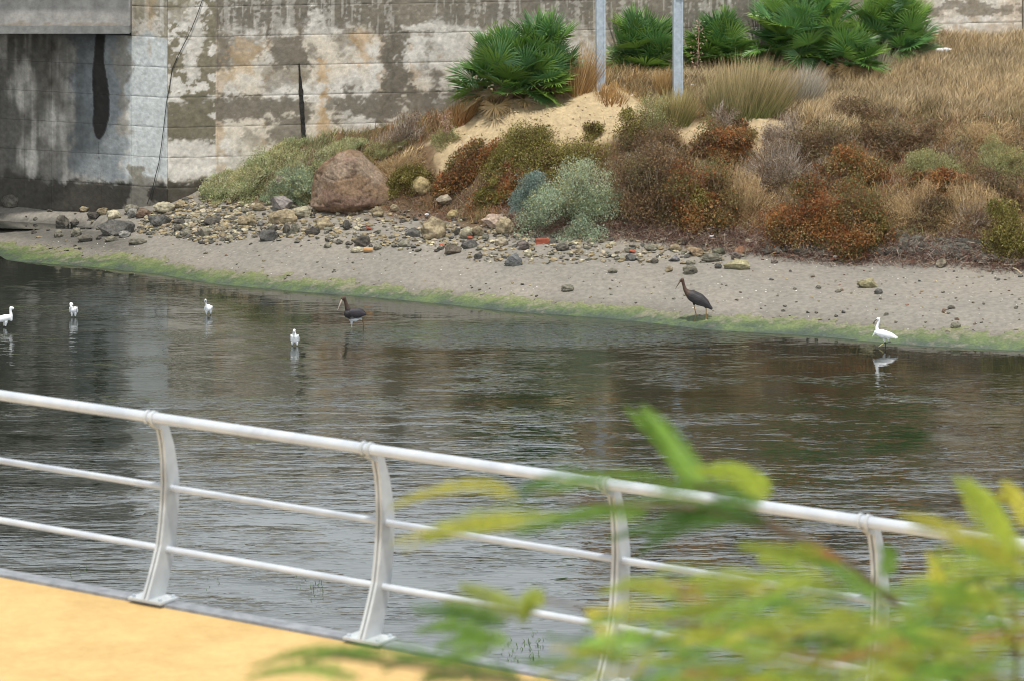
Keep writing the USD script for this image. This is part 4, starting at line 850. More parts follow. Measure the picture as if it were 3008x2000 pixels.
SH = [(445, 398, 560, 470, 'greenmat', 5200, 'low green mat of plants at the very corner of the wall foot'),
 (515, 362, 650, 462, 'greenmat', 6500, 'green mat of plants right of the wall corner, above the ochre stones'),
 (560, 325, 720, 400, 'greenmat', 6500, 'green mat of plants under the black seam of the wall'),
 (600, 385, 720, 462, 'silver', 5000, 'grey green mat of plants behind the pointed grey rock'),
 (650, 400, 735, 478, 'silver', 4200, 'grey green plant touching the left side of the boulder'),
 (700, 322, 850, 385, 'greenmat', 5200, 'yellowish green mat of plants along the wall behind the boulder'),
 (830, 325, 935, 372, 'pale', 3600, 'pale green plants along the wall right of the boulder top'),
 (870, 262, 985, 350, 'grey', 2200, 'thin dry twiggy bush against the wall above the boulder'),
 (845, 350, 985, 425, 'orange', 3200, 'ochre dry grass clump right of the boulder top'),
 (880, 385, 1000, 460, 'olive', 2600, 'yellow olive plant touching the right side of the boulder'),
 (975, 330, 1150, 440, 'rust', 5600, 'red brown bush left of the big olive bush'),
 (1075, 395, 1215, 478, 'rust', 4600, 'rust brown bush at the lower left of the big olive bush'),
 (1080, 298, 1410, 440, 'olive', 11000, 'big dark olive bush with yellowish leaf tips below the sandy mound'),
 (1080, 420, 1180, 485, 'olive', 2600, 'small olive bush at the edge of the rubble'),
 (1170, 404, 1275, 505, 'blue', 5200, 'blue grey leafy bush at the left of the grey green one'),
 (1195, 385, 1445, 560, 'silver', 15000, 'large grey green bush spilling down to the shore'),
 (1400, 255, 1510, 345, 'olive', 1600, 'sparse green weeds on the right part of the sandy mound'),
 (1420, 300, 1610, 400, 'brown', 5200, 'brown twiggy bush above the grey green bush'),
 (1400, 352, 1600, 540, 'brown', 9500, 'dark purple brown bush right of the grey green bush'),
 (1520, 385, 1710, 545, 'rust', 9500, 'dark rust bush with green shoots above the middle of the rubble'),
 (1580, 285, 1760, 385, 'rust', 6000, 'reddish twiggy bush under the bare sand patch'),
 (1700, 330, 1890, 440, 'grey', 5000, 'grey twiggy bush in the middle of the right slope'),
 (1630, 395, 1790, 520, 'orange', 5000, 'orange dry grass clump hanging over the scarp'),
 (1740, 265, 1880, 350, 'grey', 2200, 'bare grey bush beside the sand patch'),
 (1770, 420, 1960, 585, 'rust', 9500, 'tall rust red bush on the scarp edge'),
 (1890, 440, 2065, 605, 'rust', 8500, 'darker rust bush overhanging the scarp beside the tall one'),
 (1870, 345, 2060, 450, 'rust', 6000, 'red tinged low scrub behind the tall rust red bush'),
 (1980, 285, 2170, 372, 'brown', 5000, 'dark brown tangled bush in the dry grass'),
 (2030, 430, 2200, 535, 'orange', 5200, 'orange dry grass clump right of the rust bushes'),
 (2170, 425, 2320, 535, 'orange', 5000, 'orange brown clump above the bare grey scarp'),
 (2065, 352, 2245, 432, 'pale', 6000, 'pale green bush in the dry slope'),
 (2235, 325, 2375, 425, 'pale', 5200, 'pale green bush at the right picture edge'),
 (2090, 395, 2260, 480, 'rust', 4500, 'reddish scrub below the pale green bush'),
 (2230, 400, 2380, 500, 'brown', 5000, 'brown scrub at the right picture edge below the pale bush'),
 (2270, 470, 2390, 612, 'olive', 6000, 'green and yellow bush hanging down at the right picture edge'),
 (1450, 225, 1560, 330, 'pale', 2200, 'thin yellow green tuft left of the right pole foot'),
 (1780, 300, 1990, 385, 'brown', 5200, 'brown scrub above the grey twiggy bush'),
 (2180, 285, 2370, 350, 'orange', 3600, 'tan low clump in the dry grass at the right'),
 (1430, 338, 1570, 420, 'grey', 3600, 'purple grey twiggy top of scrub right of the grey green bush'),
 (1560, 430, 1650, 530, 'olive', 2600, 'olive green shoots low in the dark rust bush'),
 (1680, 440, 1750, 500, 'pale', 1500, 'small light green tuft between two rust bushes'),
 (1850, 370, 1985, 440, 'grey', 3600, 'grey twiggy scrub above the tall rust bush'),
 (2100, 455, 2230, 530, 'brown', 3400, 'dull brown scrub over the bare scarp'),
 (1965, 500, 2060, 590, 'olive', 2200, 'yellowish green growth hanging over the scarp edge'),
 (2190, 470, 2290, 540, 'grey', 2400, 'grey dry scrub left of the green and yellow edge bush'),
 (1620, 250, 1720, 310, 'grey', 1500, 'thin grey weeds on the bare sand patch'),
 (1900, 230, 2060, 300, 'brown', 2800, 'dark brown dead weeds in the straw below the lowest palm'),
 (1330, 285, 1400, 330, 'olive', 900, 'small dark weeds on the lower edge of the sandy mound'),
 (990, 285, 1060, 345, 'pale', 1000, 'pale thin weeds at the left foot of the sandy mound')]
for s_ in SH: shrub(*s_)

# dry grass covering the bank
def blades(P, L, w, lean, r, col_b, col_t):
    n = len(P); a = r.uniform(0, 2 * np.pi, n); sp = r.uniform(.05, 1.2, n) ** 1.0
    d = np.stack([np.cos(a) * sp + lean[0], np.sin(a) * sp + lean[1], np.ones(n)], 1); d /= np.linalg.norm(d, axis=1, keepdims=True)
    b2 = a + r.uniform(-1, 1, n); s = np.stack([np.cos(b2 + 1.57), np.sin(b2 + 1.57), np.zeros(n)], 1)
    L = L[:, None]; W = np.broadcast_to(np.asarray(w).reshape(-1, 1), (n, 1))
    mid = P + d * L * .55; tip = P + d * L + np.stack([np.cos(a) * .35 + lean[0], np.sin(a) * .35, -.12 + 0 * a], 1) * L * .45
    v = np.stack([P - s * W / 2, P + s * W / 2, mid - s * W * .4, mid + s * W * .4, tip], 1).reshape(-1, 3); b = np.arange(n)[:, None] * 5
    f = np.vstack([b + [0, 1, 3], b + [0, 3, 2], b + [2, 3, 4]])
    mc = (col_b + col_t) / 2; c = np.stack([col_b, col_b, mc, mc, col_t], 1).reshape(-1, 3)
    return (v, f), c
r = np.random.default_rng(77)
N = 430000
X, Y = r.uniform(-7.5, 13.5, N), r.uniform(74.5, 87.5, N); Z = zt(np.stack([X, Y], 1))
gp = np.stack([X, Y, Z], 1); gpx, gpy = to_px(gp)
okk = (Z > 1.2) & (Y < wall_y(X) - .05) & (gpx > 600) & (gpx < 3080)
q1 = ((X - mp[0]) / 2.7) ** 2 + ((Y - mp[1]) / 1.5) ** 2; q2 = ((X - mp2[0]) / 1.7) ** 2 + ((Y - mp2[1]) / .9) ** 2
okk &= (q1 > .9 + .5 * r.random(N)) & (q2 > .6 + .8 * r.random(N))
cn = fbm(gp * np.array([.8, .8, 0]), 4, 71); cn2 = fbm(gp * np.array([2.2, 2.2, 0]), 3, 72)
upz = sstep(2.9, 3.5, Z + 1.0 * (cn - .5)) * sstep(1750, 2050, gpx)            # straw field
polez = sstep(3.0, 3.4, Z) * (1 - sstep(1750, 2050, gpx))
dens = np.clip(.16 + .75 * upz + .5 * polez + .5 * (cn2 - .45) + .2 * (gpx < 980), .03, 1); okk &= r.random(N) < dens
gp, upz, polez, cn, cn2, gpx, gpy = (a[okk] for a in (gp, upz, polez, cn, cn2, gpx, gpy)); n = len(gp)
straw, brown, rust, gold, grn = (np.array(c) for c in ((.58, .45, .27), (.38, .25, .13), (.33, .17, .085), (.50, .33, .14), (.32, .34, .17)))
u = r.random(n)[:, None]
cb = np.where(cn2[:, None] > .5, rust, brown); cb = np.where(cn2[:, None] < .43, np.array([.36, .30, .23]), cb); cb = np.where((cn2[:, None] > .57) | ((cn[:, None] < .42) & (r.random((n, 1)) < .5)), np.array([.28, .26, .12]), cb); cb = np.where(u < .3, gold * .8, cb); cb = np.where((upz + .6 * polez)[:, None] > r.random((n, 1)), straw * r.uniform(.75, 1.15, (n, 1)), cb)
cb = np.where((polez[:, None] > .5) & (u > .6), gold, cb)
cb = np.where(((gpx < 980) & (u[:, 0] < .75))[:, None], grn * r.uniform(.7, 1.3, (n, 1)), cb); cb = cb * np.where(r.random((n, 1)) < .22, .40, 1) * (.55 + .9 * cn)[:, None] * .92
Lb = np.where(upz > .5, r.uniform(.16, .44, n), np.where(polez > .5, r.uniform(.2, .5, n), r.uniform(.10, .34, n))) * (.7 + .6 * cn)
m, c = blades(gp, Lb, r.uniform(.008, .017, n), (.16, 0), r, cb * .9, cb * r.uniform(.95, 1.35, (n, 1)))
put('dry_grass', m, 'straw_look', col=c, kind='stuff', label='dry straw and brown grass covering the bank', cat='grass')

# low scrub that ties the bushes of the right slope together
r = np.random.default_rng(123); n = 90000
X, Y = r.uniform(-2.5, 13.0, n), r.uniform(74.5, 83.5, n); Z = zt(np.stack([X, Y], 1)); P = np.stack([X, Y, Z], 1); sx, sy = to_px(P)
c1, c2 = fbm(P * np.array([.9, .9, 0]), 4, 171), fbm(P * np.array([2.5, 2.5, 0]), 3, 172)
q1 = ((X - mp[0]) / 2.9) ** 2 + ((Y - mp[1]) / 1.6) ** 2; q2 = ((X - mp2[0]) / 1.8) ** 2 + ((Y - mp2[1]) / 1.0) ** 2
okk = (Z > 1.15) & (Z < 3.15 + .5 * (c1 - .5)) & (sx > 1250) & (q1 > 1.2) & (q2 > .9) & (c2 + .5 * c1 > .66)
P, c1, c2 = P[okk], c1[okk], c2[okk]; n = len(P); P[:, 2] += r.random(n) ** .6 * (.12 + .45 * np.clip(c2 + .5 * c1 - .66, 0, .4) / .2 * .5)
pal = np.array([(.27, .12, .055), (.20, .095, .05), (.20, .17, .07), (.30, .20, .11), (.13, .08, .045), (.24, .23, .11)]); k = np.clip(((c1 - .3) / .4 * 6 + r.normal(0, .9, n)).astype(int), 0, 5)
v, f = leaves(P, .046, r, .4, .5); put('low_scrub', (v, f), 'leaf_look', col=np.repeat(pal[k] * r.uniform(.6, 1.4, (n, 1)), 4, 0), kind='stuff', label='low rust and olive scrub growing between the bushes', cat='scrub')

# tall clumps: reed tuft and others
def tuft(x0, x1, yb, yt, n, cb, ct, label, lean=(.20, 0), cat='grass', name='reed_tuft', group=None, w=(.009, .022)):
    r = np.random.default_rng(int(x0) + n); b = hitd((x0 + x1) / 2, yb); k = b[1] / F * DS; rad = (x1 - x0) * k * .34; hh = (yb - yt) * k
    a, q = r.uniform(0, 6.28, n), np.sqrt(r.random(n)); P = np.stack([b[0] + np.cos(a) * q * rad, b[1] + .3 + np.sin(a) * q * rad * .7, 0 * a], 1); P[:, 2] = zt(P[:, :2])
    L = hh * r.uniform(.45, 1.08, n) * (1.02 - .3 * q); nn = len(P)
    d = np.stack([np.cos(a) * q * .38 + lean[0] + r.normal(0, .17, nn), np.sin(a) * q * .35 + r.normal(0, .1, nn), np.ones(nn)], 1)
    B = P + d * L[:, None]; Mi = (P + B) / 2 + r.normal(0, .03, (nn, 3)); s = np.stack([np.cos(a + 1.3), np.sin(a + 1.3), 0 * a], 1); s[:, 1] *= .3; W = r.uniform(*w, nn)[:, None]
    v = np.stack([P - s * W / 2, P + s * W / 2, Mi - s * W * .45, Mi + s * W * .45, B], 1).reshape(-1, 3); bb = np.arange(nn)[:, None] * 5
    f = np.vstack([bb + [0, 1, 3], bb + [0, 3, 2], bb + [2, 3, 4]]); cbv = np.array(cb) * r.uniform(.5, 1.6, (nn, 1)); ctv = np.array(ct) * r.uniform(.55, 1.5, (nn, 1)); md_ = (cbv + ctv) / 2
    c = np.stack([cbv, cbv, md_, md_, ctv], 1).reshape(-1, 3)
    o = np.array([b[0], b[1] + .3, b[2]]); put(name, (v, f), 'straw_look', col=c, loc=o, label=label, cat=cat, group=group)
tuft(1590, 1850, 268, 108, 1700, (.15, .18, .06), (.44, .32, .17), 'tall reed tuft, green below and straw above, right of the right pole')
tuft(1790, 1900, 255, 150, 900, (.30, .26, .18), (.46, .41, .34), 'pale grey reed tuft leaning out at the right of the tall green one')
tuft(1500, 1610, 300, 200, 700, (.16, .17, .06), (.40, .30, .13), 'thin green tuft of reed at the foot of the right pole')
tuft(1285, 1380, 225, 85, 420, (.34, .20, .08), (.47, .31, .15), 'tan dry grass standing between the palm and the left pole')
tuft(1000, 1105, 300, 228, 420, (.24, .11, .04), (.40, .25, .11), 'reddish dry grass at the left foot of the palms')
tuft(1350, 1460, 250, 205, 240, (.30, .16, .06), (.44, .28, .11), 'rusty dry grass at the foot of the left pole')
tuft(1500, 1560, 235, 165, 400, (.30, .18, .07), (.45, .30, .13), 'dry grass under the palm between the two poles')
# flower stalks
def stalk(x, yb, yt, label, lean):
    b = hitd(x, yb); k = b[1] / F * DS; hh = (yb - yt) * k; r = np.random.default_rng(int(x)); t = thing('dry_stalk', b, label, 'plant')
    P = np.array([[lean * hh * s * s, 0, hh * s] for s in np.linspace(0, 1, 8)]); put('stem', tube(P, np.linspace(.016, .008, 8), 5), 'twig_look', t, col=np.tile([.33, .22, .15], (8 * 5 + 2, 1)))
    n = 150; s = r.uniform(.3, 1, n); pp = np.stack([lean * hh * s * s, 0 * s, hh * s], 1) + r.normal(size=(n, 3)) * [.07, .05, .03]
    v, f = leaves(pp, .06, r, .5, .5); put('seed_head', (v, f), 'straw_look', t, col=np.repeat(np.array([[.38, .25, .19]]) * r.uniform(.6, 1.3, (n, 1)), 4, 0), kind='stuff')
stalk(1606, 215, 50, 'tall dried flower stalk in front of the palm beside the right pole', .03)
stalk(1030, 330, 262, 'thin pale dry stalk left of the sandy mound', -.1)

# palms
def palm(x0, y0, x1, y1, nf, label, tint=1.0):
    s = int(x0); r = np.random.default_rng(s); b = hitd((x0 + x1) / 2, y1); k = b[1] / F * DS; w, h = (x1 - x0) * k, (y1 - y0) * k
    R0 = w * .57; cen = np.array([b[0], min(b[1] + R0 * .45, wall_y(b[0]) - R0 * .55), 0]); cen[2] = zt(cen[:2][None])[0]
    t = thing('fan_palm', cen, label, 'palm')
    tr = trimesh.creation.icosphere(2); vv = tr.vertices * [.30, .28, .42]; vv = vv * (1 + .35 * (fbm(vv * 9, 3, s) - .5))[:, None]
    put('trunk', (vv + [0, 0, .2], tr.faces), 'bark', t)
    for i in range(int(nf * 1.9)):
        az = 2.39996 * i + r.uniform(-.3, .3); e = np.radians(r.uniform(-4, 86) if i % 4 else r.uniform(40, 88)); old = (e < .3 and r.random() < .22)
        u = np.array([math.cos(az) * math.cos(e), math.sin(az) * math.cos(e) * .85, math.sin(e)])
        tot = (1 / math.sqrt((u[0] / R0) ** 2 + (u[1] / (R0 * .9)) ** 2 + (u[2] / (h * .97)) ** 2)) * r.uniform(.6, 1.06) * 1.05
        e2 = old and e < .3
        fl = min(.75, tot * .60) * (.62 if e2 else 1) * r.uniform(.85, 1.1); pl = max(tot - fl, .1)
        h0 = np.array([0, 0, .15]) + u * .08; hub = h0 + u * pl * (.7 if e2 else 1) + np.array([0, 0, -.05 * pl - (.10 if e2 else 0)])
        sd = np.cross(u, [0, 0, 1.0]); sd /= np.linalg.norm(sd) + 1e-9; nr = np.cross(sd, u)
        rot = r.uniform(-.5, .5); sd, nr = sd * math.cos(rot) + nr * math.sin(rot), nr * math.cos(rot) - sd * math.sin(rot)
        tl = r.uniform(-.75, .25) - (.7 if e2 else 0); u2 = u * math.cos(tl) + nr * math.sin(tl); nr2 = np.cross(sd, u2)
        ns = 27; th = np.linspace(-2.0, 2.0, ns) + r.normal(0, .03, ns); L = fl * (1 - .28 * (np.abs(th) / 2.0) ** 2) * r.uniform(.9, 1.06, ns)
        Dv = np.cos(th)[:, None] * u2 + np.sin(th)[:, None] * sd + nr2 * (.16 + .1 * np.abs(np.sin(th)))[:, None]; Dv /= np.linalg.norm(Dv, axis=1, keepdims=True)
        T = -np.sin(th)[:, None] * u2 + np.cos(th)[:, None] * sd
        wd = .0165 * fl / .5; mid = hub + Dv * L[:, None] * .55; tip = hub + Dv * L[:, None] + np.array([0, 0, -1]) * (L * .14 * r.random(ns))[:, None]
        v = np.stack([np.tile(hub, (ns, 1)), mid - T * wd + nr2 * .008, mid - nr2 * .008, mid + T * wd + nr2 * .008, tip], 1).reshape(-1, 3); bb = np.arange(ns)[:, None] * 5
        f = np.vstack([bb + [0, 1, 2], bb + [0, 2, 3], bb + [1, 4, 2], bb + [2, 4, 3]])
        c0 = np.array([[.105, .215, .045], [.075, .175, .050], [.16, .27, .05], [.095, .20, .075]][r.integers(4)]) * r.uniform(.75, 1.25) * tint
        if old: c0 = np.array([.22, .15, .07])
        c = np.tile(c0, (ns * 5, 1)); c[4::5] = c0 * 1.15 + [.05, .035, .012]; c[::5] = c0 * 1.1 + [.015, .02, .0]
        pv, pf = tube([h0, (h0 + hub) / 2 + [0, 0, .03], hub], .011, 4, False)
        put('frond', merge([(v, f), (pv, pf)]), 'palm_look', t, False, np.vstack([c, np.tile(c0 * 1.3, (len(pv), 1))]))
palm(1150, 28, 1340, 238, 62, 'rear fan palm of the left pair, half hidden behind the front one')
palm(1035, 92, 1290, 262, 64, 'front fan palm of the left pair, left of the sandy mound')
palm(1385, 14, 1575, 175, 58, 'bright green fan palm standing between the two metal poles')
palm(1565, 25, 1745, 160, 54, 'fan palm just right of the right pole, behind the dried stalk')
palm(1700, -35, 2010, 170, 84, 'biggest fan palm in the middle of the right group', 1.12)
palm(1945, -35, 2165, 150, 66, 'fan palm at the right end of the group against the wall')
palm(1850, 78, 2055, 190, 54, 'lowest fan palm, in front of the right group', 1.05)
tuft(1960, 2080, 175, 95, 160, (.36, .30, .20), (.5, .45, .36), 'pale dead twigs sticking up before the lowest fan palm', name='dead_twigs', cat='plant')

# wrack and dead roots along the scarp
r = np.random.default_rng(55)
n = 30000; px = r.uniform(1480, 3060, n); ty = np.interp(px, [1480, 1800, 2150, 2250, 2500, 2700, 2900, 3060], [690, 706, 726, 755, 772, 768, 790, 800]); 
ty = ty + r.normal(0, 6, n) - np.abs(r.normal(0, 22, n))
Yg = np.interp(px, sorted(COL), [onz(x, COL[x][3][0], COL[x][3][1])[1] for x in sorted(COL)]) + np.interp(ty - np.interp(px, [1480, 1800, 2150, 2250, 2500, 2700, 2900, 3060], [690, 706, 726, 755, 772, 768, 790, 800]), [-60, 20], [1.0, -.25]) + r.normal(0, .1, n)
Xg = (px - CX) * Yg / F; Zg = zt(np.stack([Xg, Yg], 1)); A = np.stack([Xg, Yg, Zg + r.uniform(0, .06, n)], 1)
okk = Zg < 1.7; A = A[okk]; n = len(A)
B = A + np.stack([r.normal(0, .12, n), -np.abs(r.normal(0, .10, n)), r.normal(-.02, .09, n)], 1)
v, f = ribbons(A, B, r.uniform(.006, .016, n), r, .35)
wc = np.array([[.15, .09, .07], [.24, .17, .125], [.38, .31, .25], [.09, .06, .05], [.19, .085, .06], [.30, .22, .165]])[r.integers(6, size=n)] * r.uniform(.7, 1.3, (n, 1))
cl_parts, cl_c = [], []
ib = trimesh.creation.icosphere(1)
for i in range(420):
    px_c = r.uniform(2250, 3050); base_r = np.interp(px_c, [1480, 1800, 2150, 2250, 2500, 2700, 2900, 3060], [690, 706, 726, 755, 772, 768, 790, 800]); p = hit(px_c, base_r - r.uniform(18, 72) * (1.0 if px_c > 2300 else .7)); s_ = r.uniform(.04, .13)
    v_ = ib.vertices * (1 + .5 * (fbm(ib.vertices * 1.7 + i, 3, 7) - .5)[:, None] * 2) * [s_ * 1.5, s_, s_ * .8] + p + [0, -.04, 0]; cl_parts.append((v_, ib.faces)); cl_c.append(np.tile(np.array([.085, .08, .066]) * r.uniform(.6, 1.5), (len(v_), 1)))
put('scarp_clods', merge(cl_parts), 'rock_look', col=np.vstack(cl_c), kind='stuff', label='dark grey clods of the broken scarp edge', cat='clods')
put('dead_roots', (v, f), 'twig_look', col=np.repeat(wc, 5, 0), kind='stuff', label='dead roots and dry seaweed along the eroded scarp', cat='roots')
# rusty litter right of the boulder
n = 5000; px = r.uniform(1130, 1500, n); py = r.uniform(585, 640, n) + (px - 1130) * .08
A = []
for xx, yy in zip(px[:2600], py[:2600]): A.append(((xx - CX) * (80.2 - (xx - 1300) * .004) / F, 80.2 - (xx - 1300) * .004 - (yy - 610) * .02, 0))
A = np.array(A); A[:, 2] = zt(A[:, :2]) + .01; B = A + r.normal(0, .09, A.shape) * [1, 1, .4] + [0, 0, .03]
v, f = ribbons(A, B, .012, r, .3); put('dry_litter', (v, f), 'twig_look', col=np.repeat(np.array([[.21, .10, .05], [.28, .2, .15], [.15, .08, .05]])[r.integers(3, size=len(A))], 5, 0), kind='stuff', label='rusty dry plant litter between boulder and grey green bush', cat='litter')
# algae tufts
n = 9000; az_pts = V[us][r.integers(len(us), size=n)]; okk = az_pts[:, 2] > .02; az_pts = az_pts[okk]; n = len(az_pts)
# sticks and litter
for (x0, y0, x1, y1, lab) in ((2520, 755, 2555, 730, 'pale stick poking out of the scarp left of the tan rock'), (2975, 795, 3000, 812, 'pale stick at the right end of the scarp'), (650, 612, 690, 618, 'flat pale stick lying below the green plants')):
    a, b = hit(x0, y0), hit(x1, y1); put('stick', tube([a + [0, -.05, .05], (a + b) / 2 + [0, -.06, .08], b + [0, -.05, .06]], .013, 6), 'twig_look', col=np.tile([.45, .36, .24], (3 * 6 + 2, 1)), loc=a, label=lab, cat='stick')
b = hit(2772, 164); pv = trimesh.creation.revolve(np.array([[0, 0], [.055, 0], [.06, .02], [.06, .26], [.045, .32], [.02, .36], [.02, .40], [0, .40]]), sections=16)
pv.apply_transform(trimesh.transformations.rotation_matrix(1.5, [0, 1, 0])); put('plastic_bottle', (pv.vertices + b + [-.2, -.1, .12], pv.faces), 'white_plastic', smooth=40, loc=b, label='white plastic bottle lying in the grass right of the palms', cat='bottle')
for (x, y, s, lab) in ((2033, 261, .10, 'white paper scrap near the dried stalk'), (2787, 313, .09, 'white scrap in the straw on the upper right slope'), (1303, 370, .12, 'white scrap in the dry grass below the front palm'), (1254, 641, .09, 'white scrap above the tall ochre rock'), (2090, 705, .10, 'white plastic strip under the dark scrub'), (2453, 765, .09, 'white scrap caught in the scarp')):
    s = s * .55; b = hit(x, y); m = trimesh.creation.icosphere(2); vv = m.vertices * [s, s * .6, s * .45] * (1 + .8 * (fbm(m.vertices * 2 + x, 3, 4) - .5))[:, None]; put('litter_scrap', (vv + b + [0, -.06, s * .5 + .06], m.faces), 'white_plastic', loc=b, label=lab, cat='litter')

# ------------------------------------------------------------------ birds
def chain(bones):
    ms = []
    for (a, ra), (b, rb) in bones:
        pts = []
        for c, rr in ((a, ra), (b, rb)):
            s = trimesh.creation.icosphere(1, rr); pts.append(s.vertices + np.asarray(c))
        ms.append(m3.Manifold.hull_points(np.vstack(pts)))
    m = m3.Manifold.batch_boolean(ms, m3.OpType.Add).refine_to_length(.014).to_mesh()
    tm = trimesh.Trimesh(m.vert_properties[:, :3].astype(float), m.tri_verts, process=True); trimesh.smoothing.filter_taubin(tm, iterations=10)
    return tm
def poly(pts): return [(pts[i], pts[i + 1]) for i in range(len(pts) - 1)]
def bird(name, cat, label, foot, heading, sc, body, cfun, bill, billmat, legs, wings=(), wcol=(.8, .8, .8), eye=None, extra=()):
    """local axes: x forward, y left, z up. heading: direction of x in the world (radians from +X)."""
    ch, sh = math.cos(heading), math.sin(heading); R_ = np.array([[ch, -sh, 0], [sh, ch, 0], [0, 0, 1]]); W = lambda v: (np.asarray(v) * sc) @ R_.T
    t = thing(name, foot, label, cat)
    b = chain(sum([poly([(np.array(p[:3]), p[3]) for p in seg]) for seg in body], []))
    put('body', (W(b.vertices), b.faces), 'feather_look', t, True, cfun(np.array(b.vertices)))
    bp = np.array([p[:3] for p in bill]); put('bill', (lambda m: (W(m[0]), m[1]))(tube(bp, [p[3] for p in bill], 8)), billmat, t, True)
    for i, (mat, pts) in enumerate(legs):
        put('leg', (lambda m: (W(m[0]), m[1]))(tube(np.array([p[:3] for p in pts]), [p[3] for p in pts], 7)), mat, t, True)
    for seg in wings:
        wm = chain(poly([(np.array(p[:3]), p[3]) for p in seg])); v = np.array(wm.vertices); y0 = seg[0][1]; v[:, 1] = y0 + (v[:, 1] - y0) * .45
        c = wcol(v) if callable(wcol) else np.tile(wcol, (len(v), 1)); put('wing', (W(v), wm.faces), 'feather_look', t, True, c)
    for e in (eye or []):
        s = trimesh.creation.icosphere(1, .007); put('eye', (W(s.vertices + np.array(e)), s.faces), 'bill_black', t, True)
    for nm, mat, (v, f), c in extra: put(nm, (W(v), f), mat, t, True, c)
white = lambda v: np.tile([.86, .87, .88], (len(v), 1))
LEFT = math.pi
# right egret, walking left with one foot lifted
bird('egret', 'egret', 'white egret walking at the right waterline with one foot lifted', onz(2602, 1021, 0), LEFT, 1.0,
     [[(.197, 0, .31, .045), (.068, 0, .277, .088), (-.086, 0, .246, .066), (-.17, 0, .225, .035), (-.235, 0, .20, .014)], [(.17, 0, .335, .05), (.185, 0, .40, .030), (.165, 0, .46, .025), (.138, 0, .535, .023), (.148, 0, .582, .030), (.172, 0, .575, .020)], [(.21, 0, .30, .03), (.25, 0, .255, .010), (.272, 0, .235, .004)], [(.045, -.025, .22, .04), (.016, -.02, .13, .012)], [(-.04, .025, .21, .04), (-.07, .02, .17, .018)]], white,
     [(.18, 0, .570, .010), (.225, 0, .535, .008), (.268, 0, .472, .002)], 'bill_black',
     [('leg_black', [(.016, -.02, .14, .008), (.004, -.02, .05, .0075), (0, -.02, -.03, .0075)]), ('leg_black', [(-.07, .02, .16, .009), (-.10, .02, .125, .008), (-.03, .02, .108, .007), (.045, .02, .098, .007)]), ('foot_yellow', [(.045, .02, .098, .009), (.10, .02, .055, .012), (.15, .02, .022, .004)])],
     [[(.10, .062, .29, .045), (-.05, .07, .255, .05), (-.20, .04, .20, .015)], [(.10, -.062, .29, .045), (-.05, -.07, .255, .05), (-.20, -.04, .20, .015)]], (.86, .87, .88), [(.165, .022, .585), (.165, -.022, .585)])
# left egret, facing right at the picture edge
bird('egret', 'egret', 'white egret facing right at the left picture edge', onz(10, 962, 0), 0.0, 1.0,
     [[(.13, 0, .22, .05), (.045, 0, .195, .078), (-.11, 0, .165, .065), (-.20, 0, .125, .03), (-.27, 0, .095, .012)], [(.13, 0, .20, .05), (.162, 0, .16, .030), (.166, 0, .24, .033), (.152, 0, .336, .026), (.160, 0, .405, .034), (.20, 0, .40, .026)], [(.02, .03, .12, .035), (.005, .03, .04, .014)], [(.06, -.03, .12, .035), (.05, -.03, .04, .014)]], white,
     [(.215, 0, .395, .012), (.26, 0, .36, .009), (.30, 0, .32, .002)], 'bill_black',
     [('leg_black', [(.005, .03, .05, .008), (.0, .03, -.05, .008)]), ('leg_black', [(.05, -.03, .05, .008), (.05, -.03, -.05, .008)])],
     [[(.08, -.06, .21, .045), (-.06, -.068, .18, .05), (-.22, -.04, .115, .015)], [(.08, .06, .21, .045), (-.06, .068, .18, .05), (-.22, .04, .115, .015)]], (.86, .87, .88), [(.195, .024, .41), (.195, -.024, .41)])
# second egret: faces the camera, looks to its left (right in the picture)
bird('egret', 'egret', 'white egret second from the left, facing forward with its head turned aside', onz(216, 933, 0), -math.pi / 2, 1.0,
     [[(.05, 0, .18, .062), (-.02, 0, .16, .080), (-.13, 0, .12, .05), (-.2, 0, .10, .015)], [(.06, -.01, .20, .045), (.075, -.03, .24, .034), (.055, -.045, .295, .037), (.062, -.028, .285, .030)], [(.0, .038, .09, .028), (0, .040, .03, .012)], [(.0, -.034, .09, .028), (0, -.036, .03, .012)]], white,
     [(.082, -.02, .275, .012), (.10, .01, .258, .009), (.115, .045, .235, .002)], 'bill_black',
     [('leg_black', [(0, .04, .04, .008), (0, .04, -.05, .008)]), ('leg_black', [(0, -.036, .04, .008), (0, -.036, -.05, .008)])],
     [[(.03, .075, .20, .035), (-.03, .08, .14, .04), (-.12, .05, .09, .012)], [(.03, -.075, .20, .035), (-.03, -.08, .14, .04), (-.12, -.05, .09, .012)]], (.78, .79, .80), [(.085, -.06, .30), (.095, -.03, .30)])
# third egret: seen from the front with a thin raised neck at its right side
bird('egret', 'egret', 'white egret third from the left with its thin neck raised', onz(612, 926, 0), -math.pi / 2 + .25, 1.0,
     [[(.04, 0, .15, .062), (-.04, 0, .14, .083), (-.13, .01, .12, .055), (-.2, .01, .10, .015)], [(.06, -.03, .17, .035), (.07, -.052, .21, .020), (.075, -.066, .27, .018), (.085, -.076, .335, .026)], [(.0, .045, .08, .026), (0, .052, .03, .011)], [(.0, -.04, .08, .026), (0, -.042, .03, .011)]], white,
     [(.105, -.076, .33, .010), (.125, -.075, .31, .008), (.15, -.074, .275, .002)], 'bill_black',
     [('leg_black', [(0, .052, .04, .008), (0, .052, -.05, .008)]), ('leg_pale', [(0, -.042, .04, .008), (0, -.042, -.05, .008)])],
     [[(.02, .072, .17, .035), (-.04, .076, .13, .04), (-.13, .05, .09, .012)], [(.02, -.065, .17, .035), (-.04, -.07, .13, .04), (-.13, -.05, .09, .012)]], (.86, .87, .88), [(.1, -.055, .345), (.1, -.097, .345)])
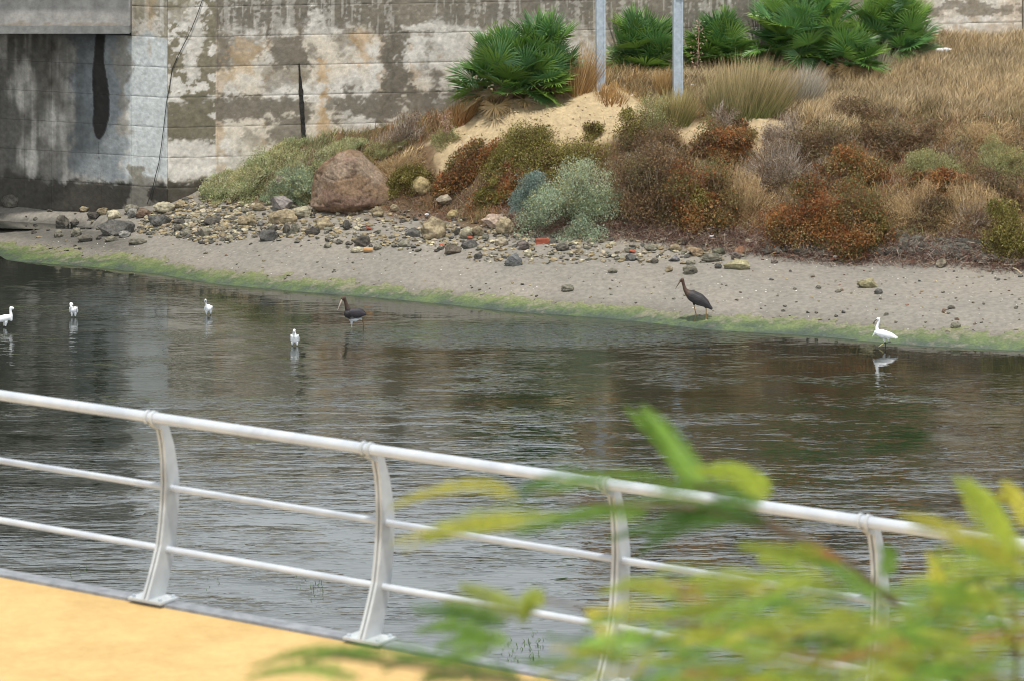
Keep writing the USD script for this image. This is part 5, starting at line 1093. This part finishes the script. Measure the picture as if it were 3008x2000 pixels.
# fourth egret: faces the camera, bill on its breast
bird('egret', 'egret', 'white egret facing forward with lowered bill, nearest to the railing', onz(866, 1015, 0), -math.pi / 2 - .08, 1.0,
     [[(.06, 0, .19, .055), (0, 0, .14, .080), (-.10, 0, .11, .06), (-.2, 0, .09, .02)], [(.06, 0, .21, .05), (.075, 0, .26, .030), (.070, 0, .315, .031), (.085, 0, .30, .027)], [(.01, .045, .07, .028), (0, .048, .02, .012)], [(.01, -.05, .07, .028), (0, -.052, .02, .012)]], white,
     [(.105, .0, .295, .011), (.135, .0, .255, .009), (.15, .005, .18, .002)], 'bill_black',
     [('leg_black', [(0, .048, .03, .008), (0, .048, -.05, .008)]), ('leg_black', [(0, -.052, .03, .008), (0, -.052, -.05, .008)])],
     [[(.03, .07, .20, .035), (-.02, .078, .13, .045), (-.10, .05, .07, .012)], [(.03, -.07, .20, .035), (-.02, -.078, .13, .045), (-.10, -.05, .07, .012)]], (.76, .77, .78), [(.09, .024, .32), (.09, -.024, .32)])
# storks
def stork_col(v):
    n = fbm(v * 14, 3, 81)[:, None]; br = np.array([.085, .050, .034]) * (.7 + .6 * n); bk = np.array([.030, .027, .027]) * (.7 + .8 * n)
    k = sstep(.05, .17, v[:, 0:1] + .35 * (v[:, 2:3] - .66)); return bk * (1 - k) + br * k
def stork_wing(v):
    n = fbm(v * np.array([9, 9, 34]), 3, 82)[:, None]; s = np.sin((v[:, 2:3] + v[:, 0:1] * .45) * 150)
    return np.array([.040, .036, .037]) * (.75 + .7 * n) * (1 + .22 * s)
bird('black_stork', 'stork', 'brown black stork standing on the algae edge with long yellow legs', onz(2041, 962, 0) + [0, .25, .01], LEFT, 1.0,
     [[(.13, 0, .665, .070), (.03, 0, .605, .125), (-.10, 0, .535, .135), (-.22, 0, .465, .095), (-.31, 0, .395, .045), (-.375, 0, .345, .018)], [(.14, 0, .68, .065), (.19, 0, .735, .043), (.218, 0, .82, .033), (.238, 0, .905, .036), (.25, 0, .945, .040), (.285, 0, .925, .028)], [(.0, -.04, .50, .05), (.0, -.04, .41, .016)], [(-.20, .04, .43, .04), (-.25, .04, .36, .014)]], stork_col,
     [(.295, 0, .915, .017), (.34, 0, .845, .012), (.395, 0, .755, .003)], 'bill_olive',
     [('leg_pale', [(.0, -.04, .45, .018), (.0, -.04, .385, .013)]), ('leg_orange', [(0, -.04, .39, .010), (-.02, -.04, .30, .010), (-.04, -.04, .22, .014), (-.025, -.04, .12, .010), (0, -.04, -.05, .010)]), ('leg_orange', [(-.25, .04, .37, .010), (-.252, .04, .25, .010), (-.246, .04, .13, .011)]), ('leg_pale', [(-.246, .04, .13, .011), (-.250, .04, .06, .010), (-.252, .04, -.02, .012)])],
     [[(.06, .105, .62, .075), (-.10, .125, .53, .10), (-.25, .09, .435, .06), (-.36, .04, .345, .02)], [(.06, -.105, .62, .075), (-.10, -.125, .53, .10), (-.25, -.09, .435, .06), (-.36, -.04, .345, .02)]], stork_wing, [(.268, .032, .955), (.268, -.032, .955)])
def stork2_col(v):
    n = fbm(v * 14, 3, 83)[:, None]; br = np.array([.075, .048, .034]) * (.7 + .6 * n); bk = np.array([.028, .024, .024]) * (.7 + .8 * n)
    k = sstep(.40, .5, v[:, 2:3]); c = bk * (1 - k) + br * k
    wz = sstep(.245, .20, v[:, 2:3] + .12 * np.clip(v[:, 0:1], 0, 1) + .03 * (n - .5)); return c * (1 - wz) + np.array([.62, .64, .65]) * wz
bird('black_stork', 'stork', 'dark stork with white belly wading through the shallows, long pale bill lowered', onz(1030, 961, 0) - [0, 0, .045], LEFT + .5, 1.0,
     [[(.06, 0, .33, .095), (-.08, 0, .325, .128), (-.22, 0, .33, .095), (-.31, 0, .315, .04), (-.35, 0, .30, .018)], [(.06, 0, .40, .065), (.085, 0, .47, .045), (.125, 0, .595, .034), (.155, 0, .665, .042), (.19, 0, .65, .032)], [(.0, .04, .24, .07), (-.10, 0, .215, .07), (-.20, -.02, .24, .06)], [(.0, .045, .21, .035), (.0, .045, .12, .016)], [(-.21, -.05, .24, .04), (-.27, -.05, .17, .016)]], stork2_col,
     [(.205, 0, .635, .019), (.255, 0, .53, .013), (.305, 0, .42, .003)], 'bill_horn',
     [('leg_pale', [(.0, .045, .13, .014), (-.005, .045, .05, .011), (-.005, .045, -.05, .011)]), ('leg_orange', [(-.27, -.05, .175, .012), (-.325, -.05, .10, .014), (-.33, -.05, .04, .010), (-.335, -.05, -.05, .010)])],
     [[(.02, .085, .36, .07), (-.12, .11, .34, .09), (-.30, .07, .30, .03)], [(.02, -.085, .36, .07), (-.12, -.11, .34, .09), (-.30, -.07, .30, .03)]], lambda v: np.array([.040, .036, .040]) * (.7 + .8 * fbm(v * np.array([9, 9, 30]), 3, 84)[:, None]) + np.array([.01, .014, .02]) * sstep(.38, .44, v[:, 2:3]), [(.175, .035, .68), (.175, -.035, .68)])

# ------------------------------------------------------------------ promenade and railing
A0, ST = np.array([-2.13, 20.1]), np.array([1.313, -.88]); dR = ST / np.linalg.norm(ST); nR = np.array([-dR[1], dR[0]]); ZP = 7.43
def rp(u, o, z): xy = A0 + dR * u + nR * o; return np.array([xy[0], xy[1], z])
def ext(o0, o1, z0, z1, u0=-40, u1=60):
    p = np.array([rp(u, o, z) for u in (u0, u1) for o in (o0, o1) for z in (z0, z1)]); h = trimesh.Trimesh(p, ConvexHull(p).simplices); h.fix_normals(); return h
put('promenade', ext(-7.5, -.03, ZP - .3, ZP), 'orange_paving', kind='structure', label='orange yellow paved promenade behind the white railing')
put('kerb', ext(-.028, .085, ZP - .35, ZP + .018), 'kerb_concrete', kind='structure')
put('quay_wall', ext(-.4, .05, -1.5, ZP - .352), 'kerb_concrete', kind='structure')
put('near_ground', ext(-40, -7.505, ZP - .5, ZP - .04), 'ground_look', kind='structure', col=np.tile(soil, (8, 1)))
rl = thing('railing', rp(0, 0, ZP), 'white tubular metal railing with bowed posts along the promenade edge', 'railing'); ro = rp(0, 0, ZP)
SP = np.linalg.norm(ST)
hs = np.array([0, .1, .2, .3, .42, .54, .66, .78, .88, .97, 1.04]); co = np.interp(hs, [0, .15, .30, .48, .66, .85, 1.04], [.02, .085, .135, .165, .172, .15, .085]); wd = np.interp(hs, [0, .3, .66, 1.04], [.17, .135, .12, .06])
off_at = lambda h: float(np.interp(h, hs, co))
for u0, u1 in ((-6, 12),):
    put('handrail', tube([rp(u, .0, ZP + 1.10) for u in np.linspace(u0, u1, 8)], .0315, 20), 'white_paint', rl, 40, off=ro)
    put('middle_rail', tube([rp(u, off_at(.66) - .01, ZP + .655) for u in np.linspace(u0, u1, 8)], .0195, 14), 'white_paint', rl, 40, off=ro)
    put('lower_rail', tube([rp(u, off_at(.30) - .01, ZP + .30) for u in np.linspace(u0, u1, 8)], .0195, 14), 'white_paint', rl, 40, off=ro)
for k in range(-3, 7):
    u = k * SP; pm = []
    for s in (-1, 1):
        a, b = u + s * .014 - .009, u + s * .014 + .009
        v = []
        for uu in (a, b):
            for i in range(len(hs)): v.append(rp(uu, co[i] - wd[i] / 2, ZP + .035 + hs[i])); v.append(rp(uu, co[i] + wd[i] / 2, ZP + .035 + hs[i]))
        v = np.array(v); n = len(hs); q = []
        for i in range(n - 1):
            l0, r0_, l1, r1_ = 2 * i, 2 * i + 1, 2 * i + 2, 2 * i + 3; o = 2 * n
            q += [[l0, l1, r1_, r0_], [o + l0, o + r0_, o + r1_, o + l1], [l0, o + l0, o + l1, l1], [r0_, r1_, o + r1_, o + r0_]]
        q += [[2 * n - 2, 4 * n - 2, 4 * n - 1, 2 * n - 1]]
        pm.append(trimesh.Trimesh(v, np.vstack([np.array(q)[:, [0, 1, 2]], np.array(q)[:, [0, 2, 3]]]), process=False))
    m = trimesh.util.concatenate(pm); m.fix_normals()
    po = put('post', m, 'post_paint', rl, off=ro)
    pc = np.array([rp(u + s1 * .125, co[0] + s2 * .085, ZP + .022 + s3) for s1 in (-1, 1) for s2 in (-1, 1) for s3 in (0, .014)]); h = trimesh.Trimesh(pc, ConvexHull(pc).simplices); h.fix_normals(); put('base_plate', h, 'post_paint', po, off=ro)
    for s1 in (-1, 1):
        for s2 in (-1, 1): bt = trimesh.creation.cylinder(.011, .014, sections=8); bt.apply_translation(rp(u + s1 * .10, co[0] + s2 * .06, ZP + .043)); put('bolt', bt, 'galvanised', po, off=ro)
    for s in (-1, 1):
        put('collar', tube([rp(u + s * .022 - .009, 0, ZP + 1.10), rp(u + s * .022 + .009, 0, ZP + 1.10)], .041, 20), 'post_paint', po, 40, off=ro)
    bk = np.array([rp(u + a, o, ZP + z) for a in (-.02, .02) for o, z in ((0.0, 1.075), (.0, 1.05), (.055, 1.02), (.115, 1.03), (.115, 1.06), (.05, 1.10))]); h = trimesh.Trimesh(bk, ConvexHull(bk).simplices); h.fix_normals(); put('bracket', h, 'post_paint', po, off=ro)

# green shoots standing in the water under the quay
r = np.random.default_rng(8); sh_ = []; cc = []
for (x, y, n, hh) in ((930, 1740, 26, .35), (1570, 1890, 40, .40), (1450, 1900, 20, .3), (225, 1690, 16, .3), (890, 1690, 12, .25), (620, 1720, 10, .25), (1510, 1920, 24, .35)):
    b = onz(x, y, 0); a = r.uniform(0, 6.28, n); q = np.sqrt(r.random(n)); P = np.stack([b[0] + np.cos(a) * q * .14, b[1] + np.sin(a) * q * .8, 0 * a - .02], 1)
    cb = np.array([.10, .17, .04]) * r.uniform(.7, 1.3, (n, 1)); m, c = blades(P, .3 * hh * r.uniform(.5, 1, n), .012, (0, 0), r, cb, cb * 1.3); sh_.append(m); cc.append(c)
put('water_grass', merge(sh_), 'leaf_look', col=np.vstack(cc), kind='stuff', label='thin green shoots standing in the near water', cat='grass')

# ------------------------------------------------------------------ out-of-focus tree in front of the camera
YT = 5.4; tree = thing('feathery_tree', (2.7, 5.8, ZP), 'blurred young tree with feathery yellow green leaves close in front', 'tree'); to = np.array([2.7, 5.8, ZP])
def tp(x, y, Y=YT): return wpt(x * DS, y * DS, Y)
put('trunk', tube([[2.7, 5.8, ZP], [2.6, 5.75, ZP + 1.5], [2.1, 5.65, ZP + 2.8], tp(2330, 1800, 5.55)], [.07, .055, .04, .022], 10), 'bark', tree, True, off=to)
BR = [[(2330, 1800, 5.55), (2200, 1560, 5.50), (2080, 1400, 5.45), (1950, 1290, 5.40), (1750, 1190, 5.35), (1600, 1110, 5.30), (1540, 1000, 5.30)],
      [(2200, 1560, 5.50), (1950, 1480, 5.40), (1700, 1450, 5.30), (1450, 1420, 5.25), (1250, 1380, 5.20)],
      [(2080, 1400, 5.45), (1850, 1240, 5.40), (1620, 1170, 5.30), (1400, 1160, 5.25), (1220, 1130, 5.20)],
      [(2330, 1800, 5.55), (2340, 1500, 5.60), (2330, 1300, 5.60), (2290, 1160, 5.60)],
      [(2200, 1700, 5.40), (1700, 1640, 5.30), (1300, 1590, 5.25), (1000, 1540, 5.20), (760, 1510, 5.20)],
      [(2340, 1500, 5.60), (2250, 1330, 5.55), (2150, 1280, 5.50)]]
for bq in BR:
    pts = np.array([tp(*b) for b in bq]); put('branch', tube(pts, np.linspace(.006, .0022, len(pts)), 6), 'bark', tree, True, off=to)
r = np.random.default_rng(12)
GRN, YGR, YEL, DGR, RED = (np.array(c) for c in ((.24, .40, .065), (.47, .55, .075), (.64, .60, .09), (.14, .28, .055), (.46, .24, .07)))
def feather(p0, p1, p2, col, wl=.022, n=50, Y=YT):
    """compound leaf along a curved midrib given in display pixels"""
    a, b, c = (tp(p[0], p[1], Y + (p[2] if len(p) > 2 else 0)) for p in (p0, p1, p2)); t = np.linspace(0, 1, n)[:, None]
    C_ = (1 - t) ** 2 * a + 2 * t * (1 - t) * b + t * t * c; T = np.gradient(C_, axis=0); T /= np.linalg.norm(T, axis=1, keepdims=True)
    tiltv = np.array([r.normal(0, .35), r.normal(-1, .3), r.normal(.1, .3)]); S = np.cross(T, tiltv); S /= np.linalg.norm(S, axis=1, keepdims=True)
    L = wl * np.minimum(1, .25 + t * 5) * (1 - t) ** .55
    qs, cs = [], []
    for s in (-1, 1):
        keepl = (r.random((n, 1)) > .12) * r.uniform(.65, 1.12, (n, 1)); Lj = L * keepl
        d = S * s * .85 + T * .5 + np.array([0, 0, -.18]); d /= np.linalg.norm(d, axis=1, keepdims=True)
        wv = T * .0014
        qs.append(np.stack([C_, C_ + d * Lj * .5 + wv * (keepl > 0), C_ + d * Lj, C_ + d * Lj * .5 - wv * (keepl > 0)], 1)); cs.append(np.repeat(col * r.uniform(.75, 1.3, (n, 1)), 4, 0))
    v, f = tri_quads(np.concatenate(qs)); tv, tf = tube(C_[::3], .0009, 4, False)
    put('leaf', merge([(v, f), (tv, tf)]), 'near_leaf_look', tree, False, np.vstack(cs + [np.tile(col * .8, (len(tv), 1))]), to)
FE = [((1190, 1140), (1080, 1060), (905, 1170), YEL), ((1200, 1200), (1120, 1190), (905, 1260), YEL), ((1240, 1180), (1100, 1180), (980, 1235), YGR), ((1300, 1190), (1180, 1190), (1000, 1230), YGR),
      ((1400, 1130), (1290, 1060), (1200, 1150), DGR), ((1560, 1120), (1420, 1060), (1230, 1140), GRN), ((1620, 1160), (1450, 1140), (1260, 1200), GRN), ((1600, 1110), (1560, 1000), (1450, 935), GRN), ((1610, 1120), (1590, 1010), (1480, 940), GRN * 1.2), ((1590, 1130), (1540, 1020), (1470, 950), GRN),
      ((1760, 1150), (1690, 1060), (1560, 1090), YGR), ((1750, 1170), (1640, 1090), (1500, 1130), GRN), ((1740, 1180), (1600, 1180), (1400, 1240), DGR), ((1700, 1190), (1570, 1200), (1480, 1260), DGR), ((1760, 1200), (1640, 1170), (1520, 1180), DGR), ((1770, 1140), (1720, 1070), (1640, 1070), YGR),
      ((1480, 1180), (1380, 1160), (1180, 1230), GRN), ((1750, 1150), (1680, 1130), (1560, 1210), DGR),
      ((1140, 1480), (1060, 1420), (960, 1450), GRN), ((1160, 1440), (1080, 1400), (950, 1400), DGR), ((1210, 1400), (1140, 1370), (1050, 1350), YGR * .7), ((1250, 1390), (1230, 1340), (1200, 1440), YGR * .8), ((1180, 1480), (1120, 1440), (1000, 1490), GRN), ((1230, 1400), (1130, 1420), (1010, 1390), YGR * .8),
      ((900, 1530), (760, 1470), (570, 1545), GRN), ((1000, 1510), (860, 1480), (700, 1530), DGR), ((1100, 1550), (1000, 1490), (880, 1530), DGR), ((1130, 1500), (1080, 1480), (980, 1560), GRN), ((1200, 1560), (1100, 1530), (960, 1570), DGR), ((820, 1560), (700, 1520), (560, 1568), GRN),
      ((2300, 1250), (2260, 1130), (2200, 1100), YGR), ((2320, 1260), (2290, 1150), (2215, 1110), YGR), ((2340, 1300), (2220, 1200), (2080, 1190), YEL * .8), ((2345, 1310), (2200, 1220), (2100, 1200), YEL * .9), ((2358, 1200), (2340, 1130), (2300, 1130), YEL), ((2330, 1280), (2310, 1180), (2240, 1140), YGR),
      ((1850, 1290), (1880, 1260), (1940, 1300), RED), ((1900, 1270), (1800, 1280), (1700, 1250), YGR * .8), ((2030, 1330), (2060, 1290), (2050, 1260), GRN), ((2160, 1400), (2180, 1320), (2170, 1260), YGR), ((2150, 1420), (2190, 1360), (2150, 1270), YEL), ((2010, 1380), (1960, 1300), (1820, 1270), GRN)]
for a, b, c, col in FE:
    for j in range(3): feather((a[0] + r.normal(0, 6), a[1] + r.normal(0, 6), r.normal(0, .12)), (b[0] + r.normal(0, 12), b[1] + r.normal(0, 10)), (c[0] + r.normal(0, 10), c[1] + r.normal(0, 8)), col * r.uniform(.85, 1.15), Y=YT - .1)
for i in range(330):
    while True:
        x, y = r.uniform(1380, 2420), r.uniform(1280, 1640)
        top = np.interp(x, [1380, 1560, 1750, 1950, 2050, 2358], [1450, 1330, 1300, 1310, 1400, 1250])
        if y > top + 20 and not (r.random() < .35 and x < 1700): break
    an = r.normal(math.pi * 1.05, .55); L = r.uniform(140, 260)
    p2 = (x + math.cos(an) * L, y + math.sin(an) * L * .55 + 25); pm = ((x + p2[0]) / 2, (y + p2[1]) / 2 - r.uniform(15, 55))
    col = (YGR, YGR, GRN, YEL, GRN * 1.2, DGR, YGR * .8)[r.integers(7)] if r.random() > .05 else RED
    feather((x, y, r.normal(0, .2)), pm, p2, col * r.uniform(.8, 1.2), Y=YT + r.normal(0, .25))
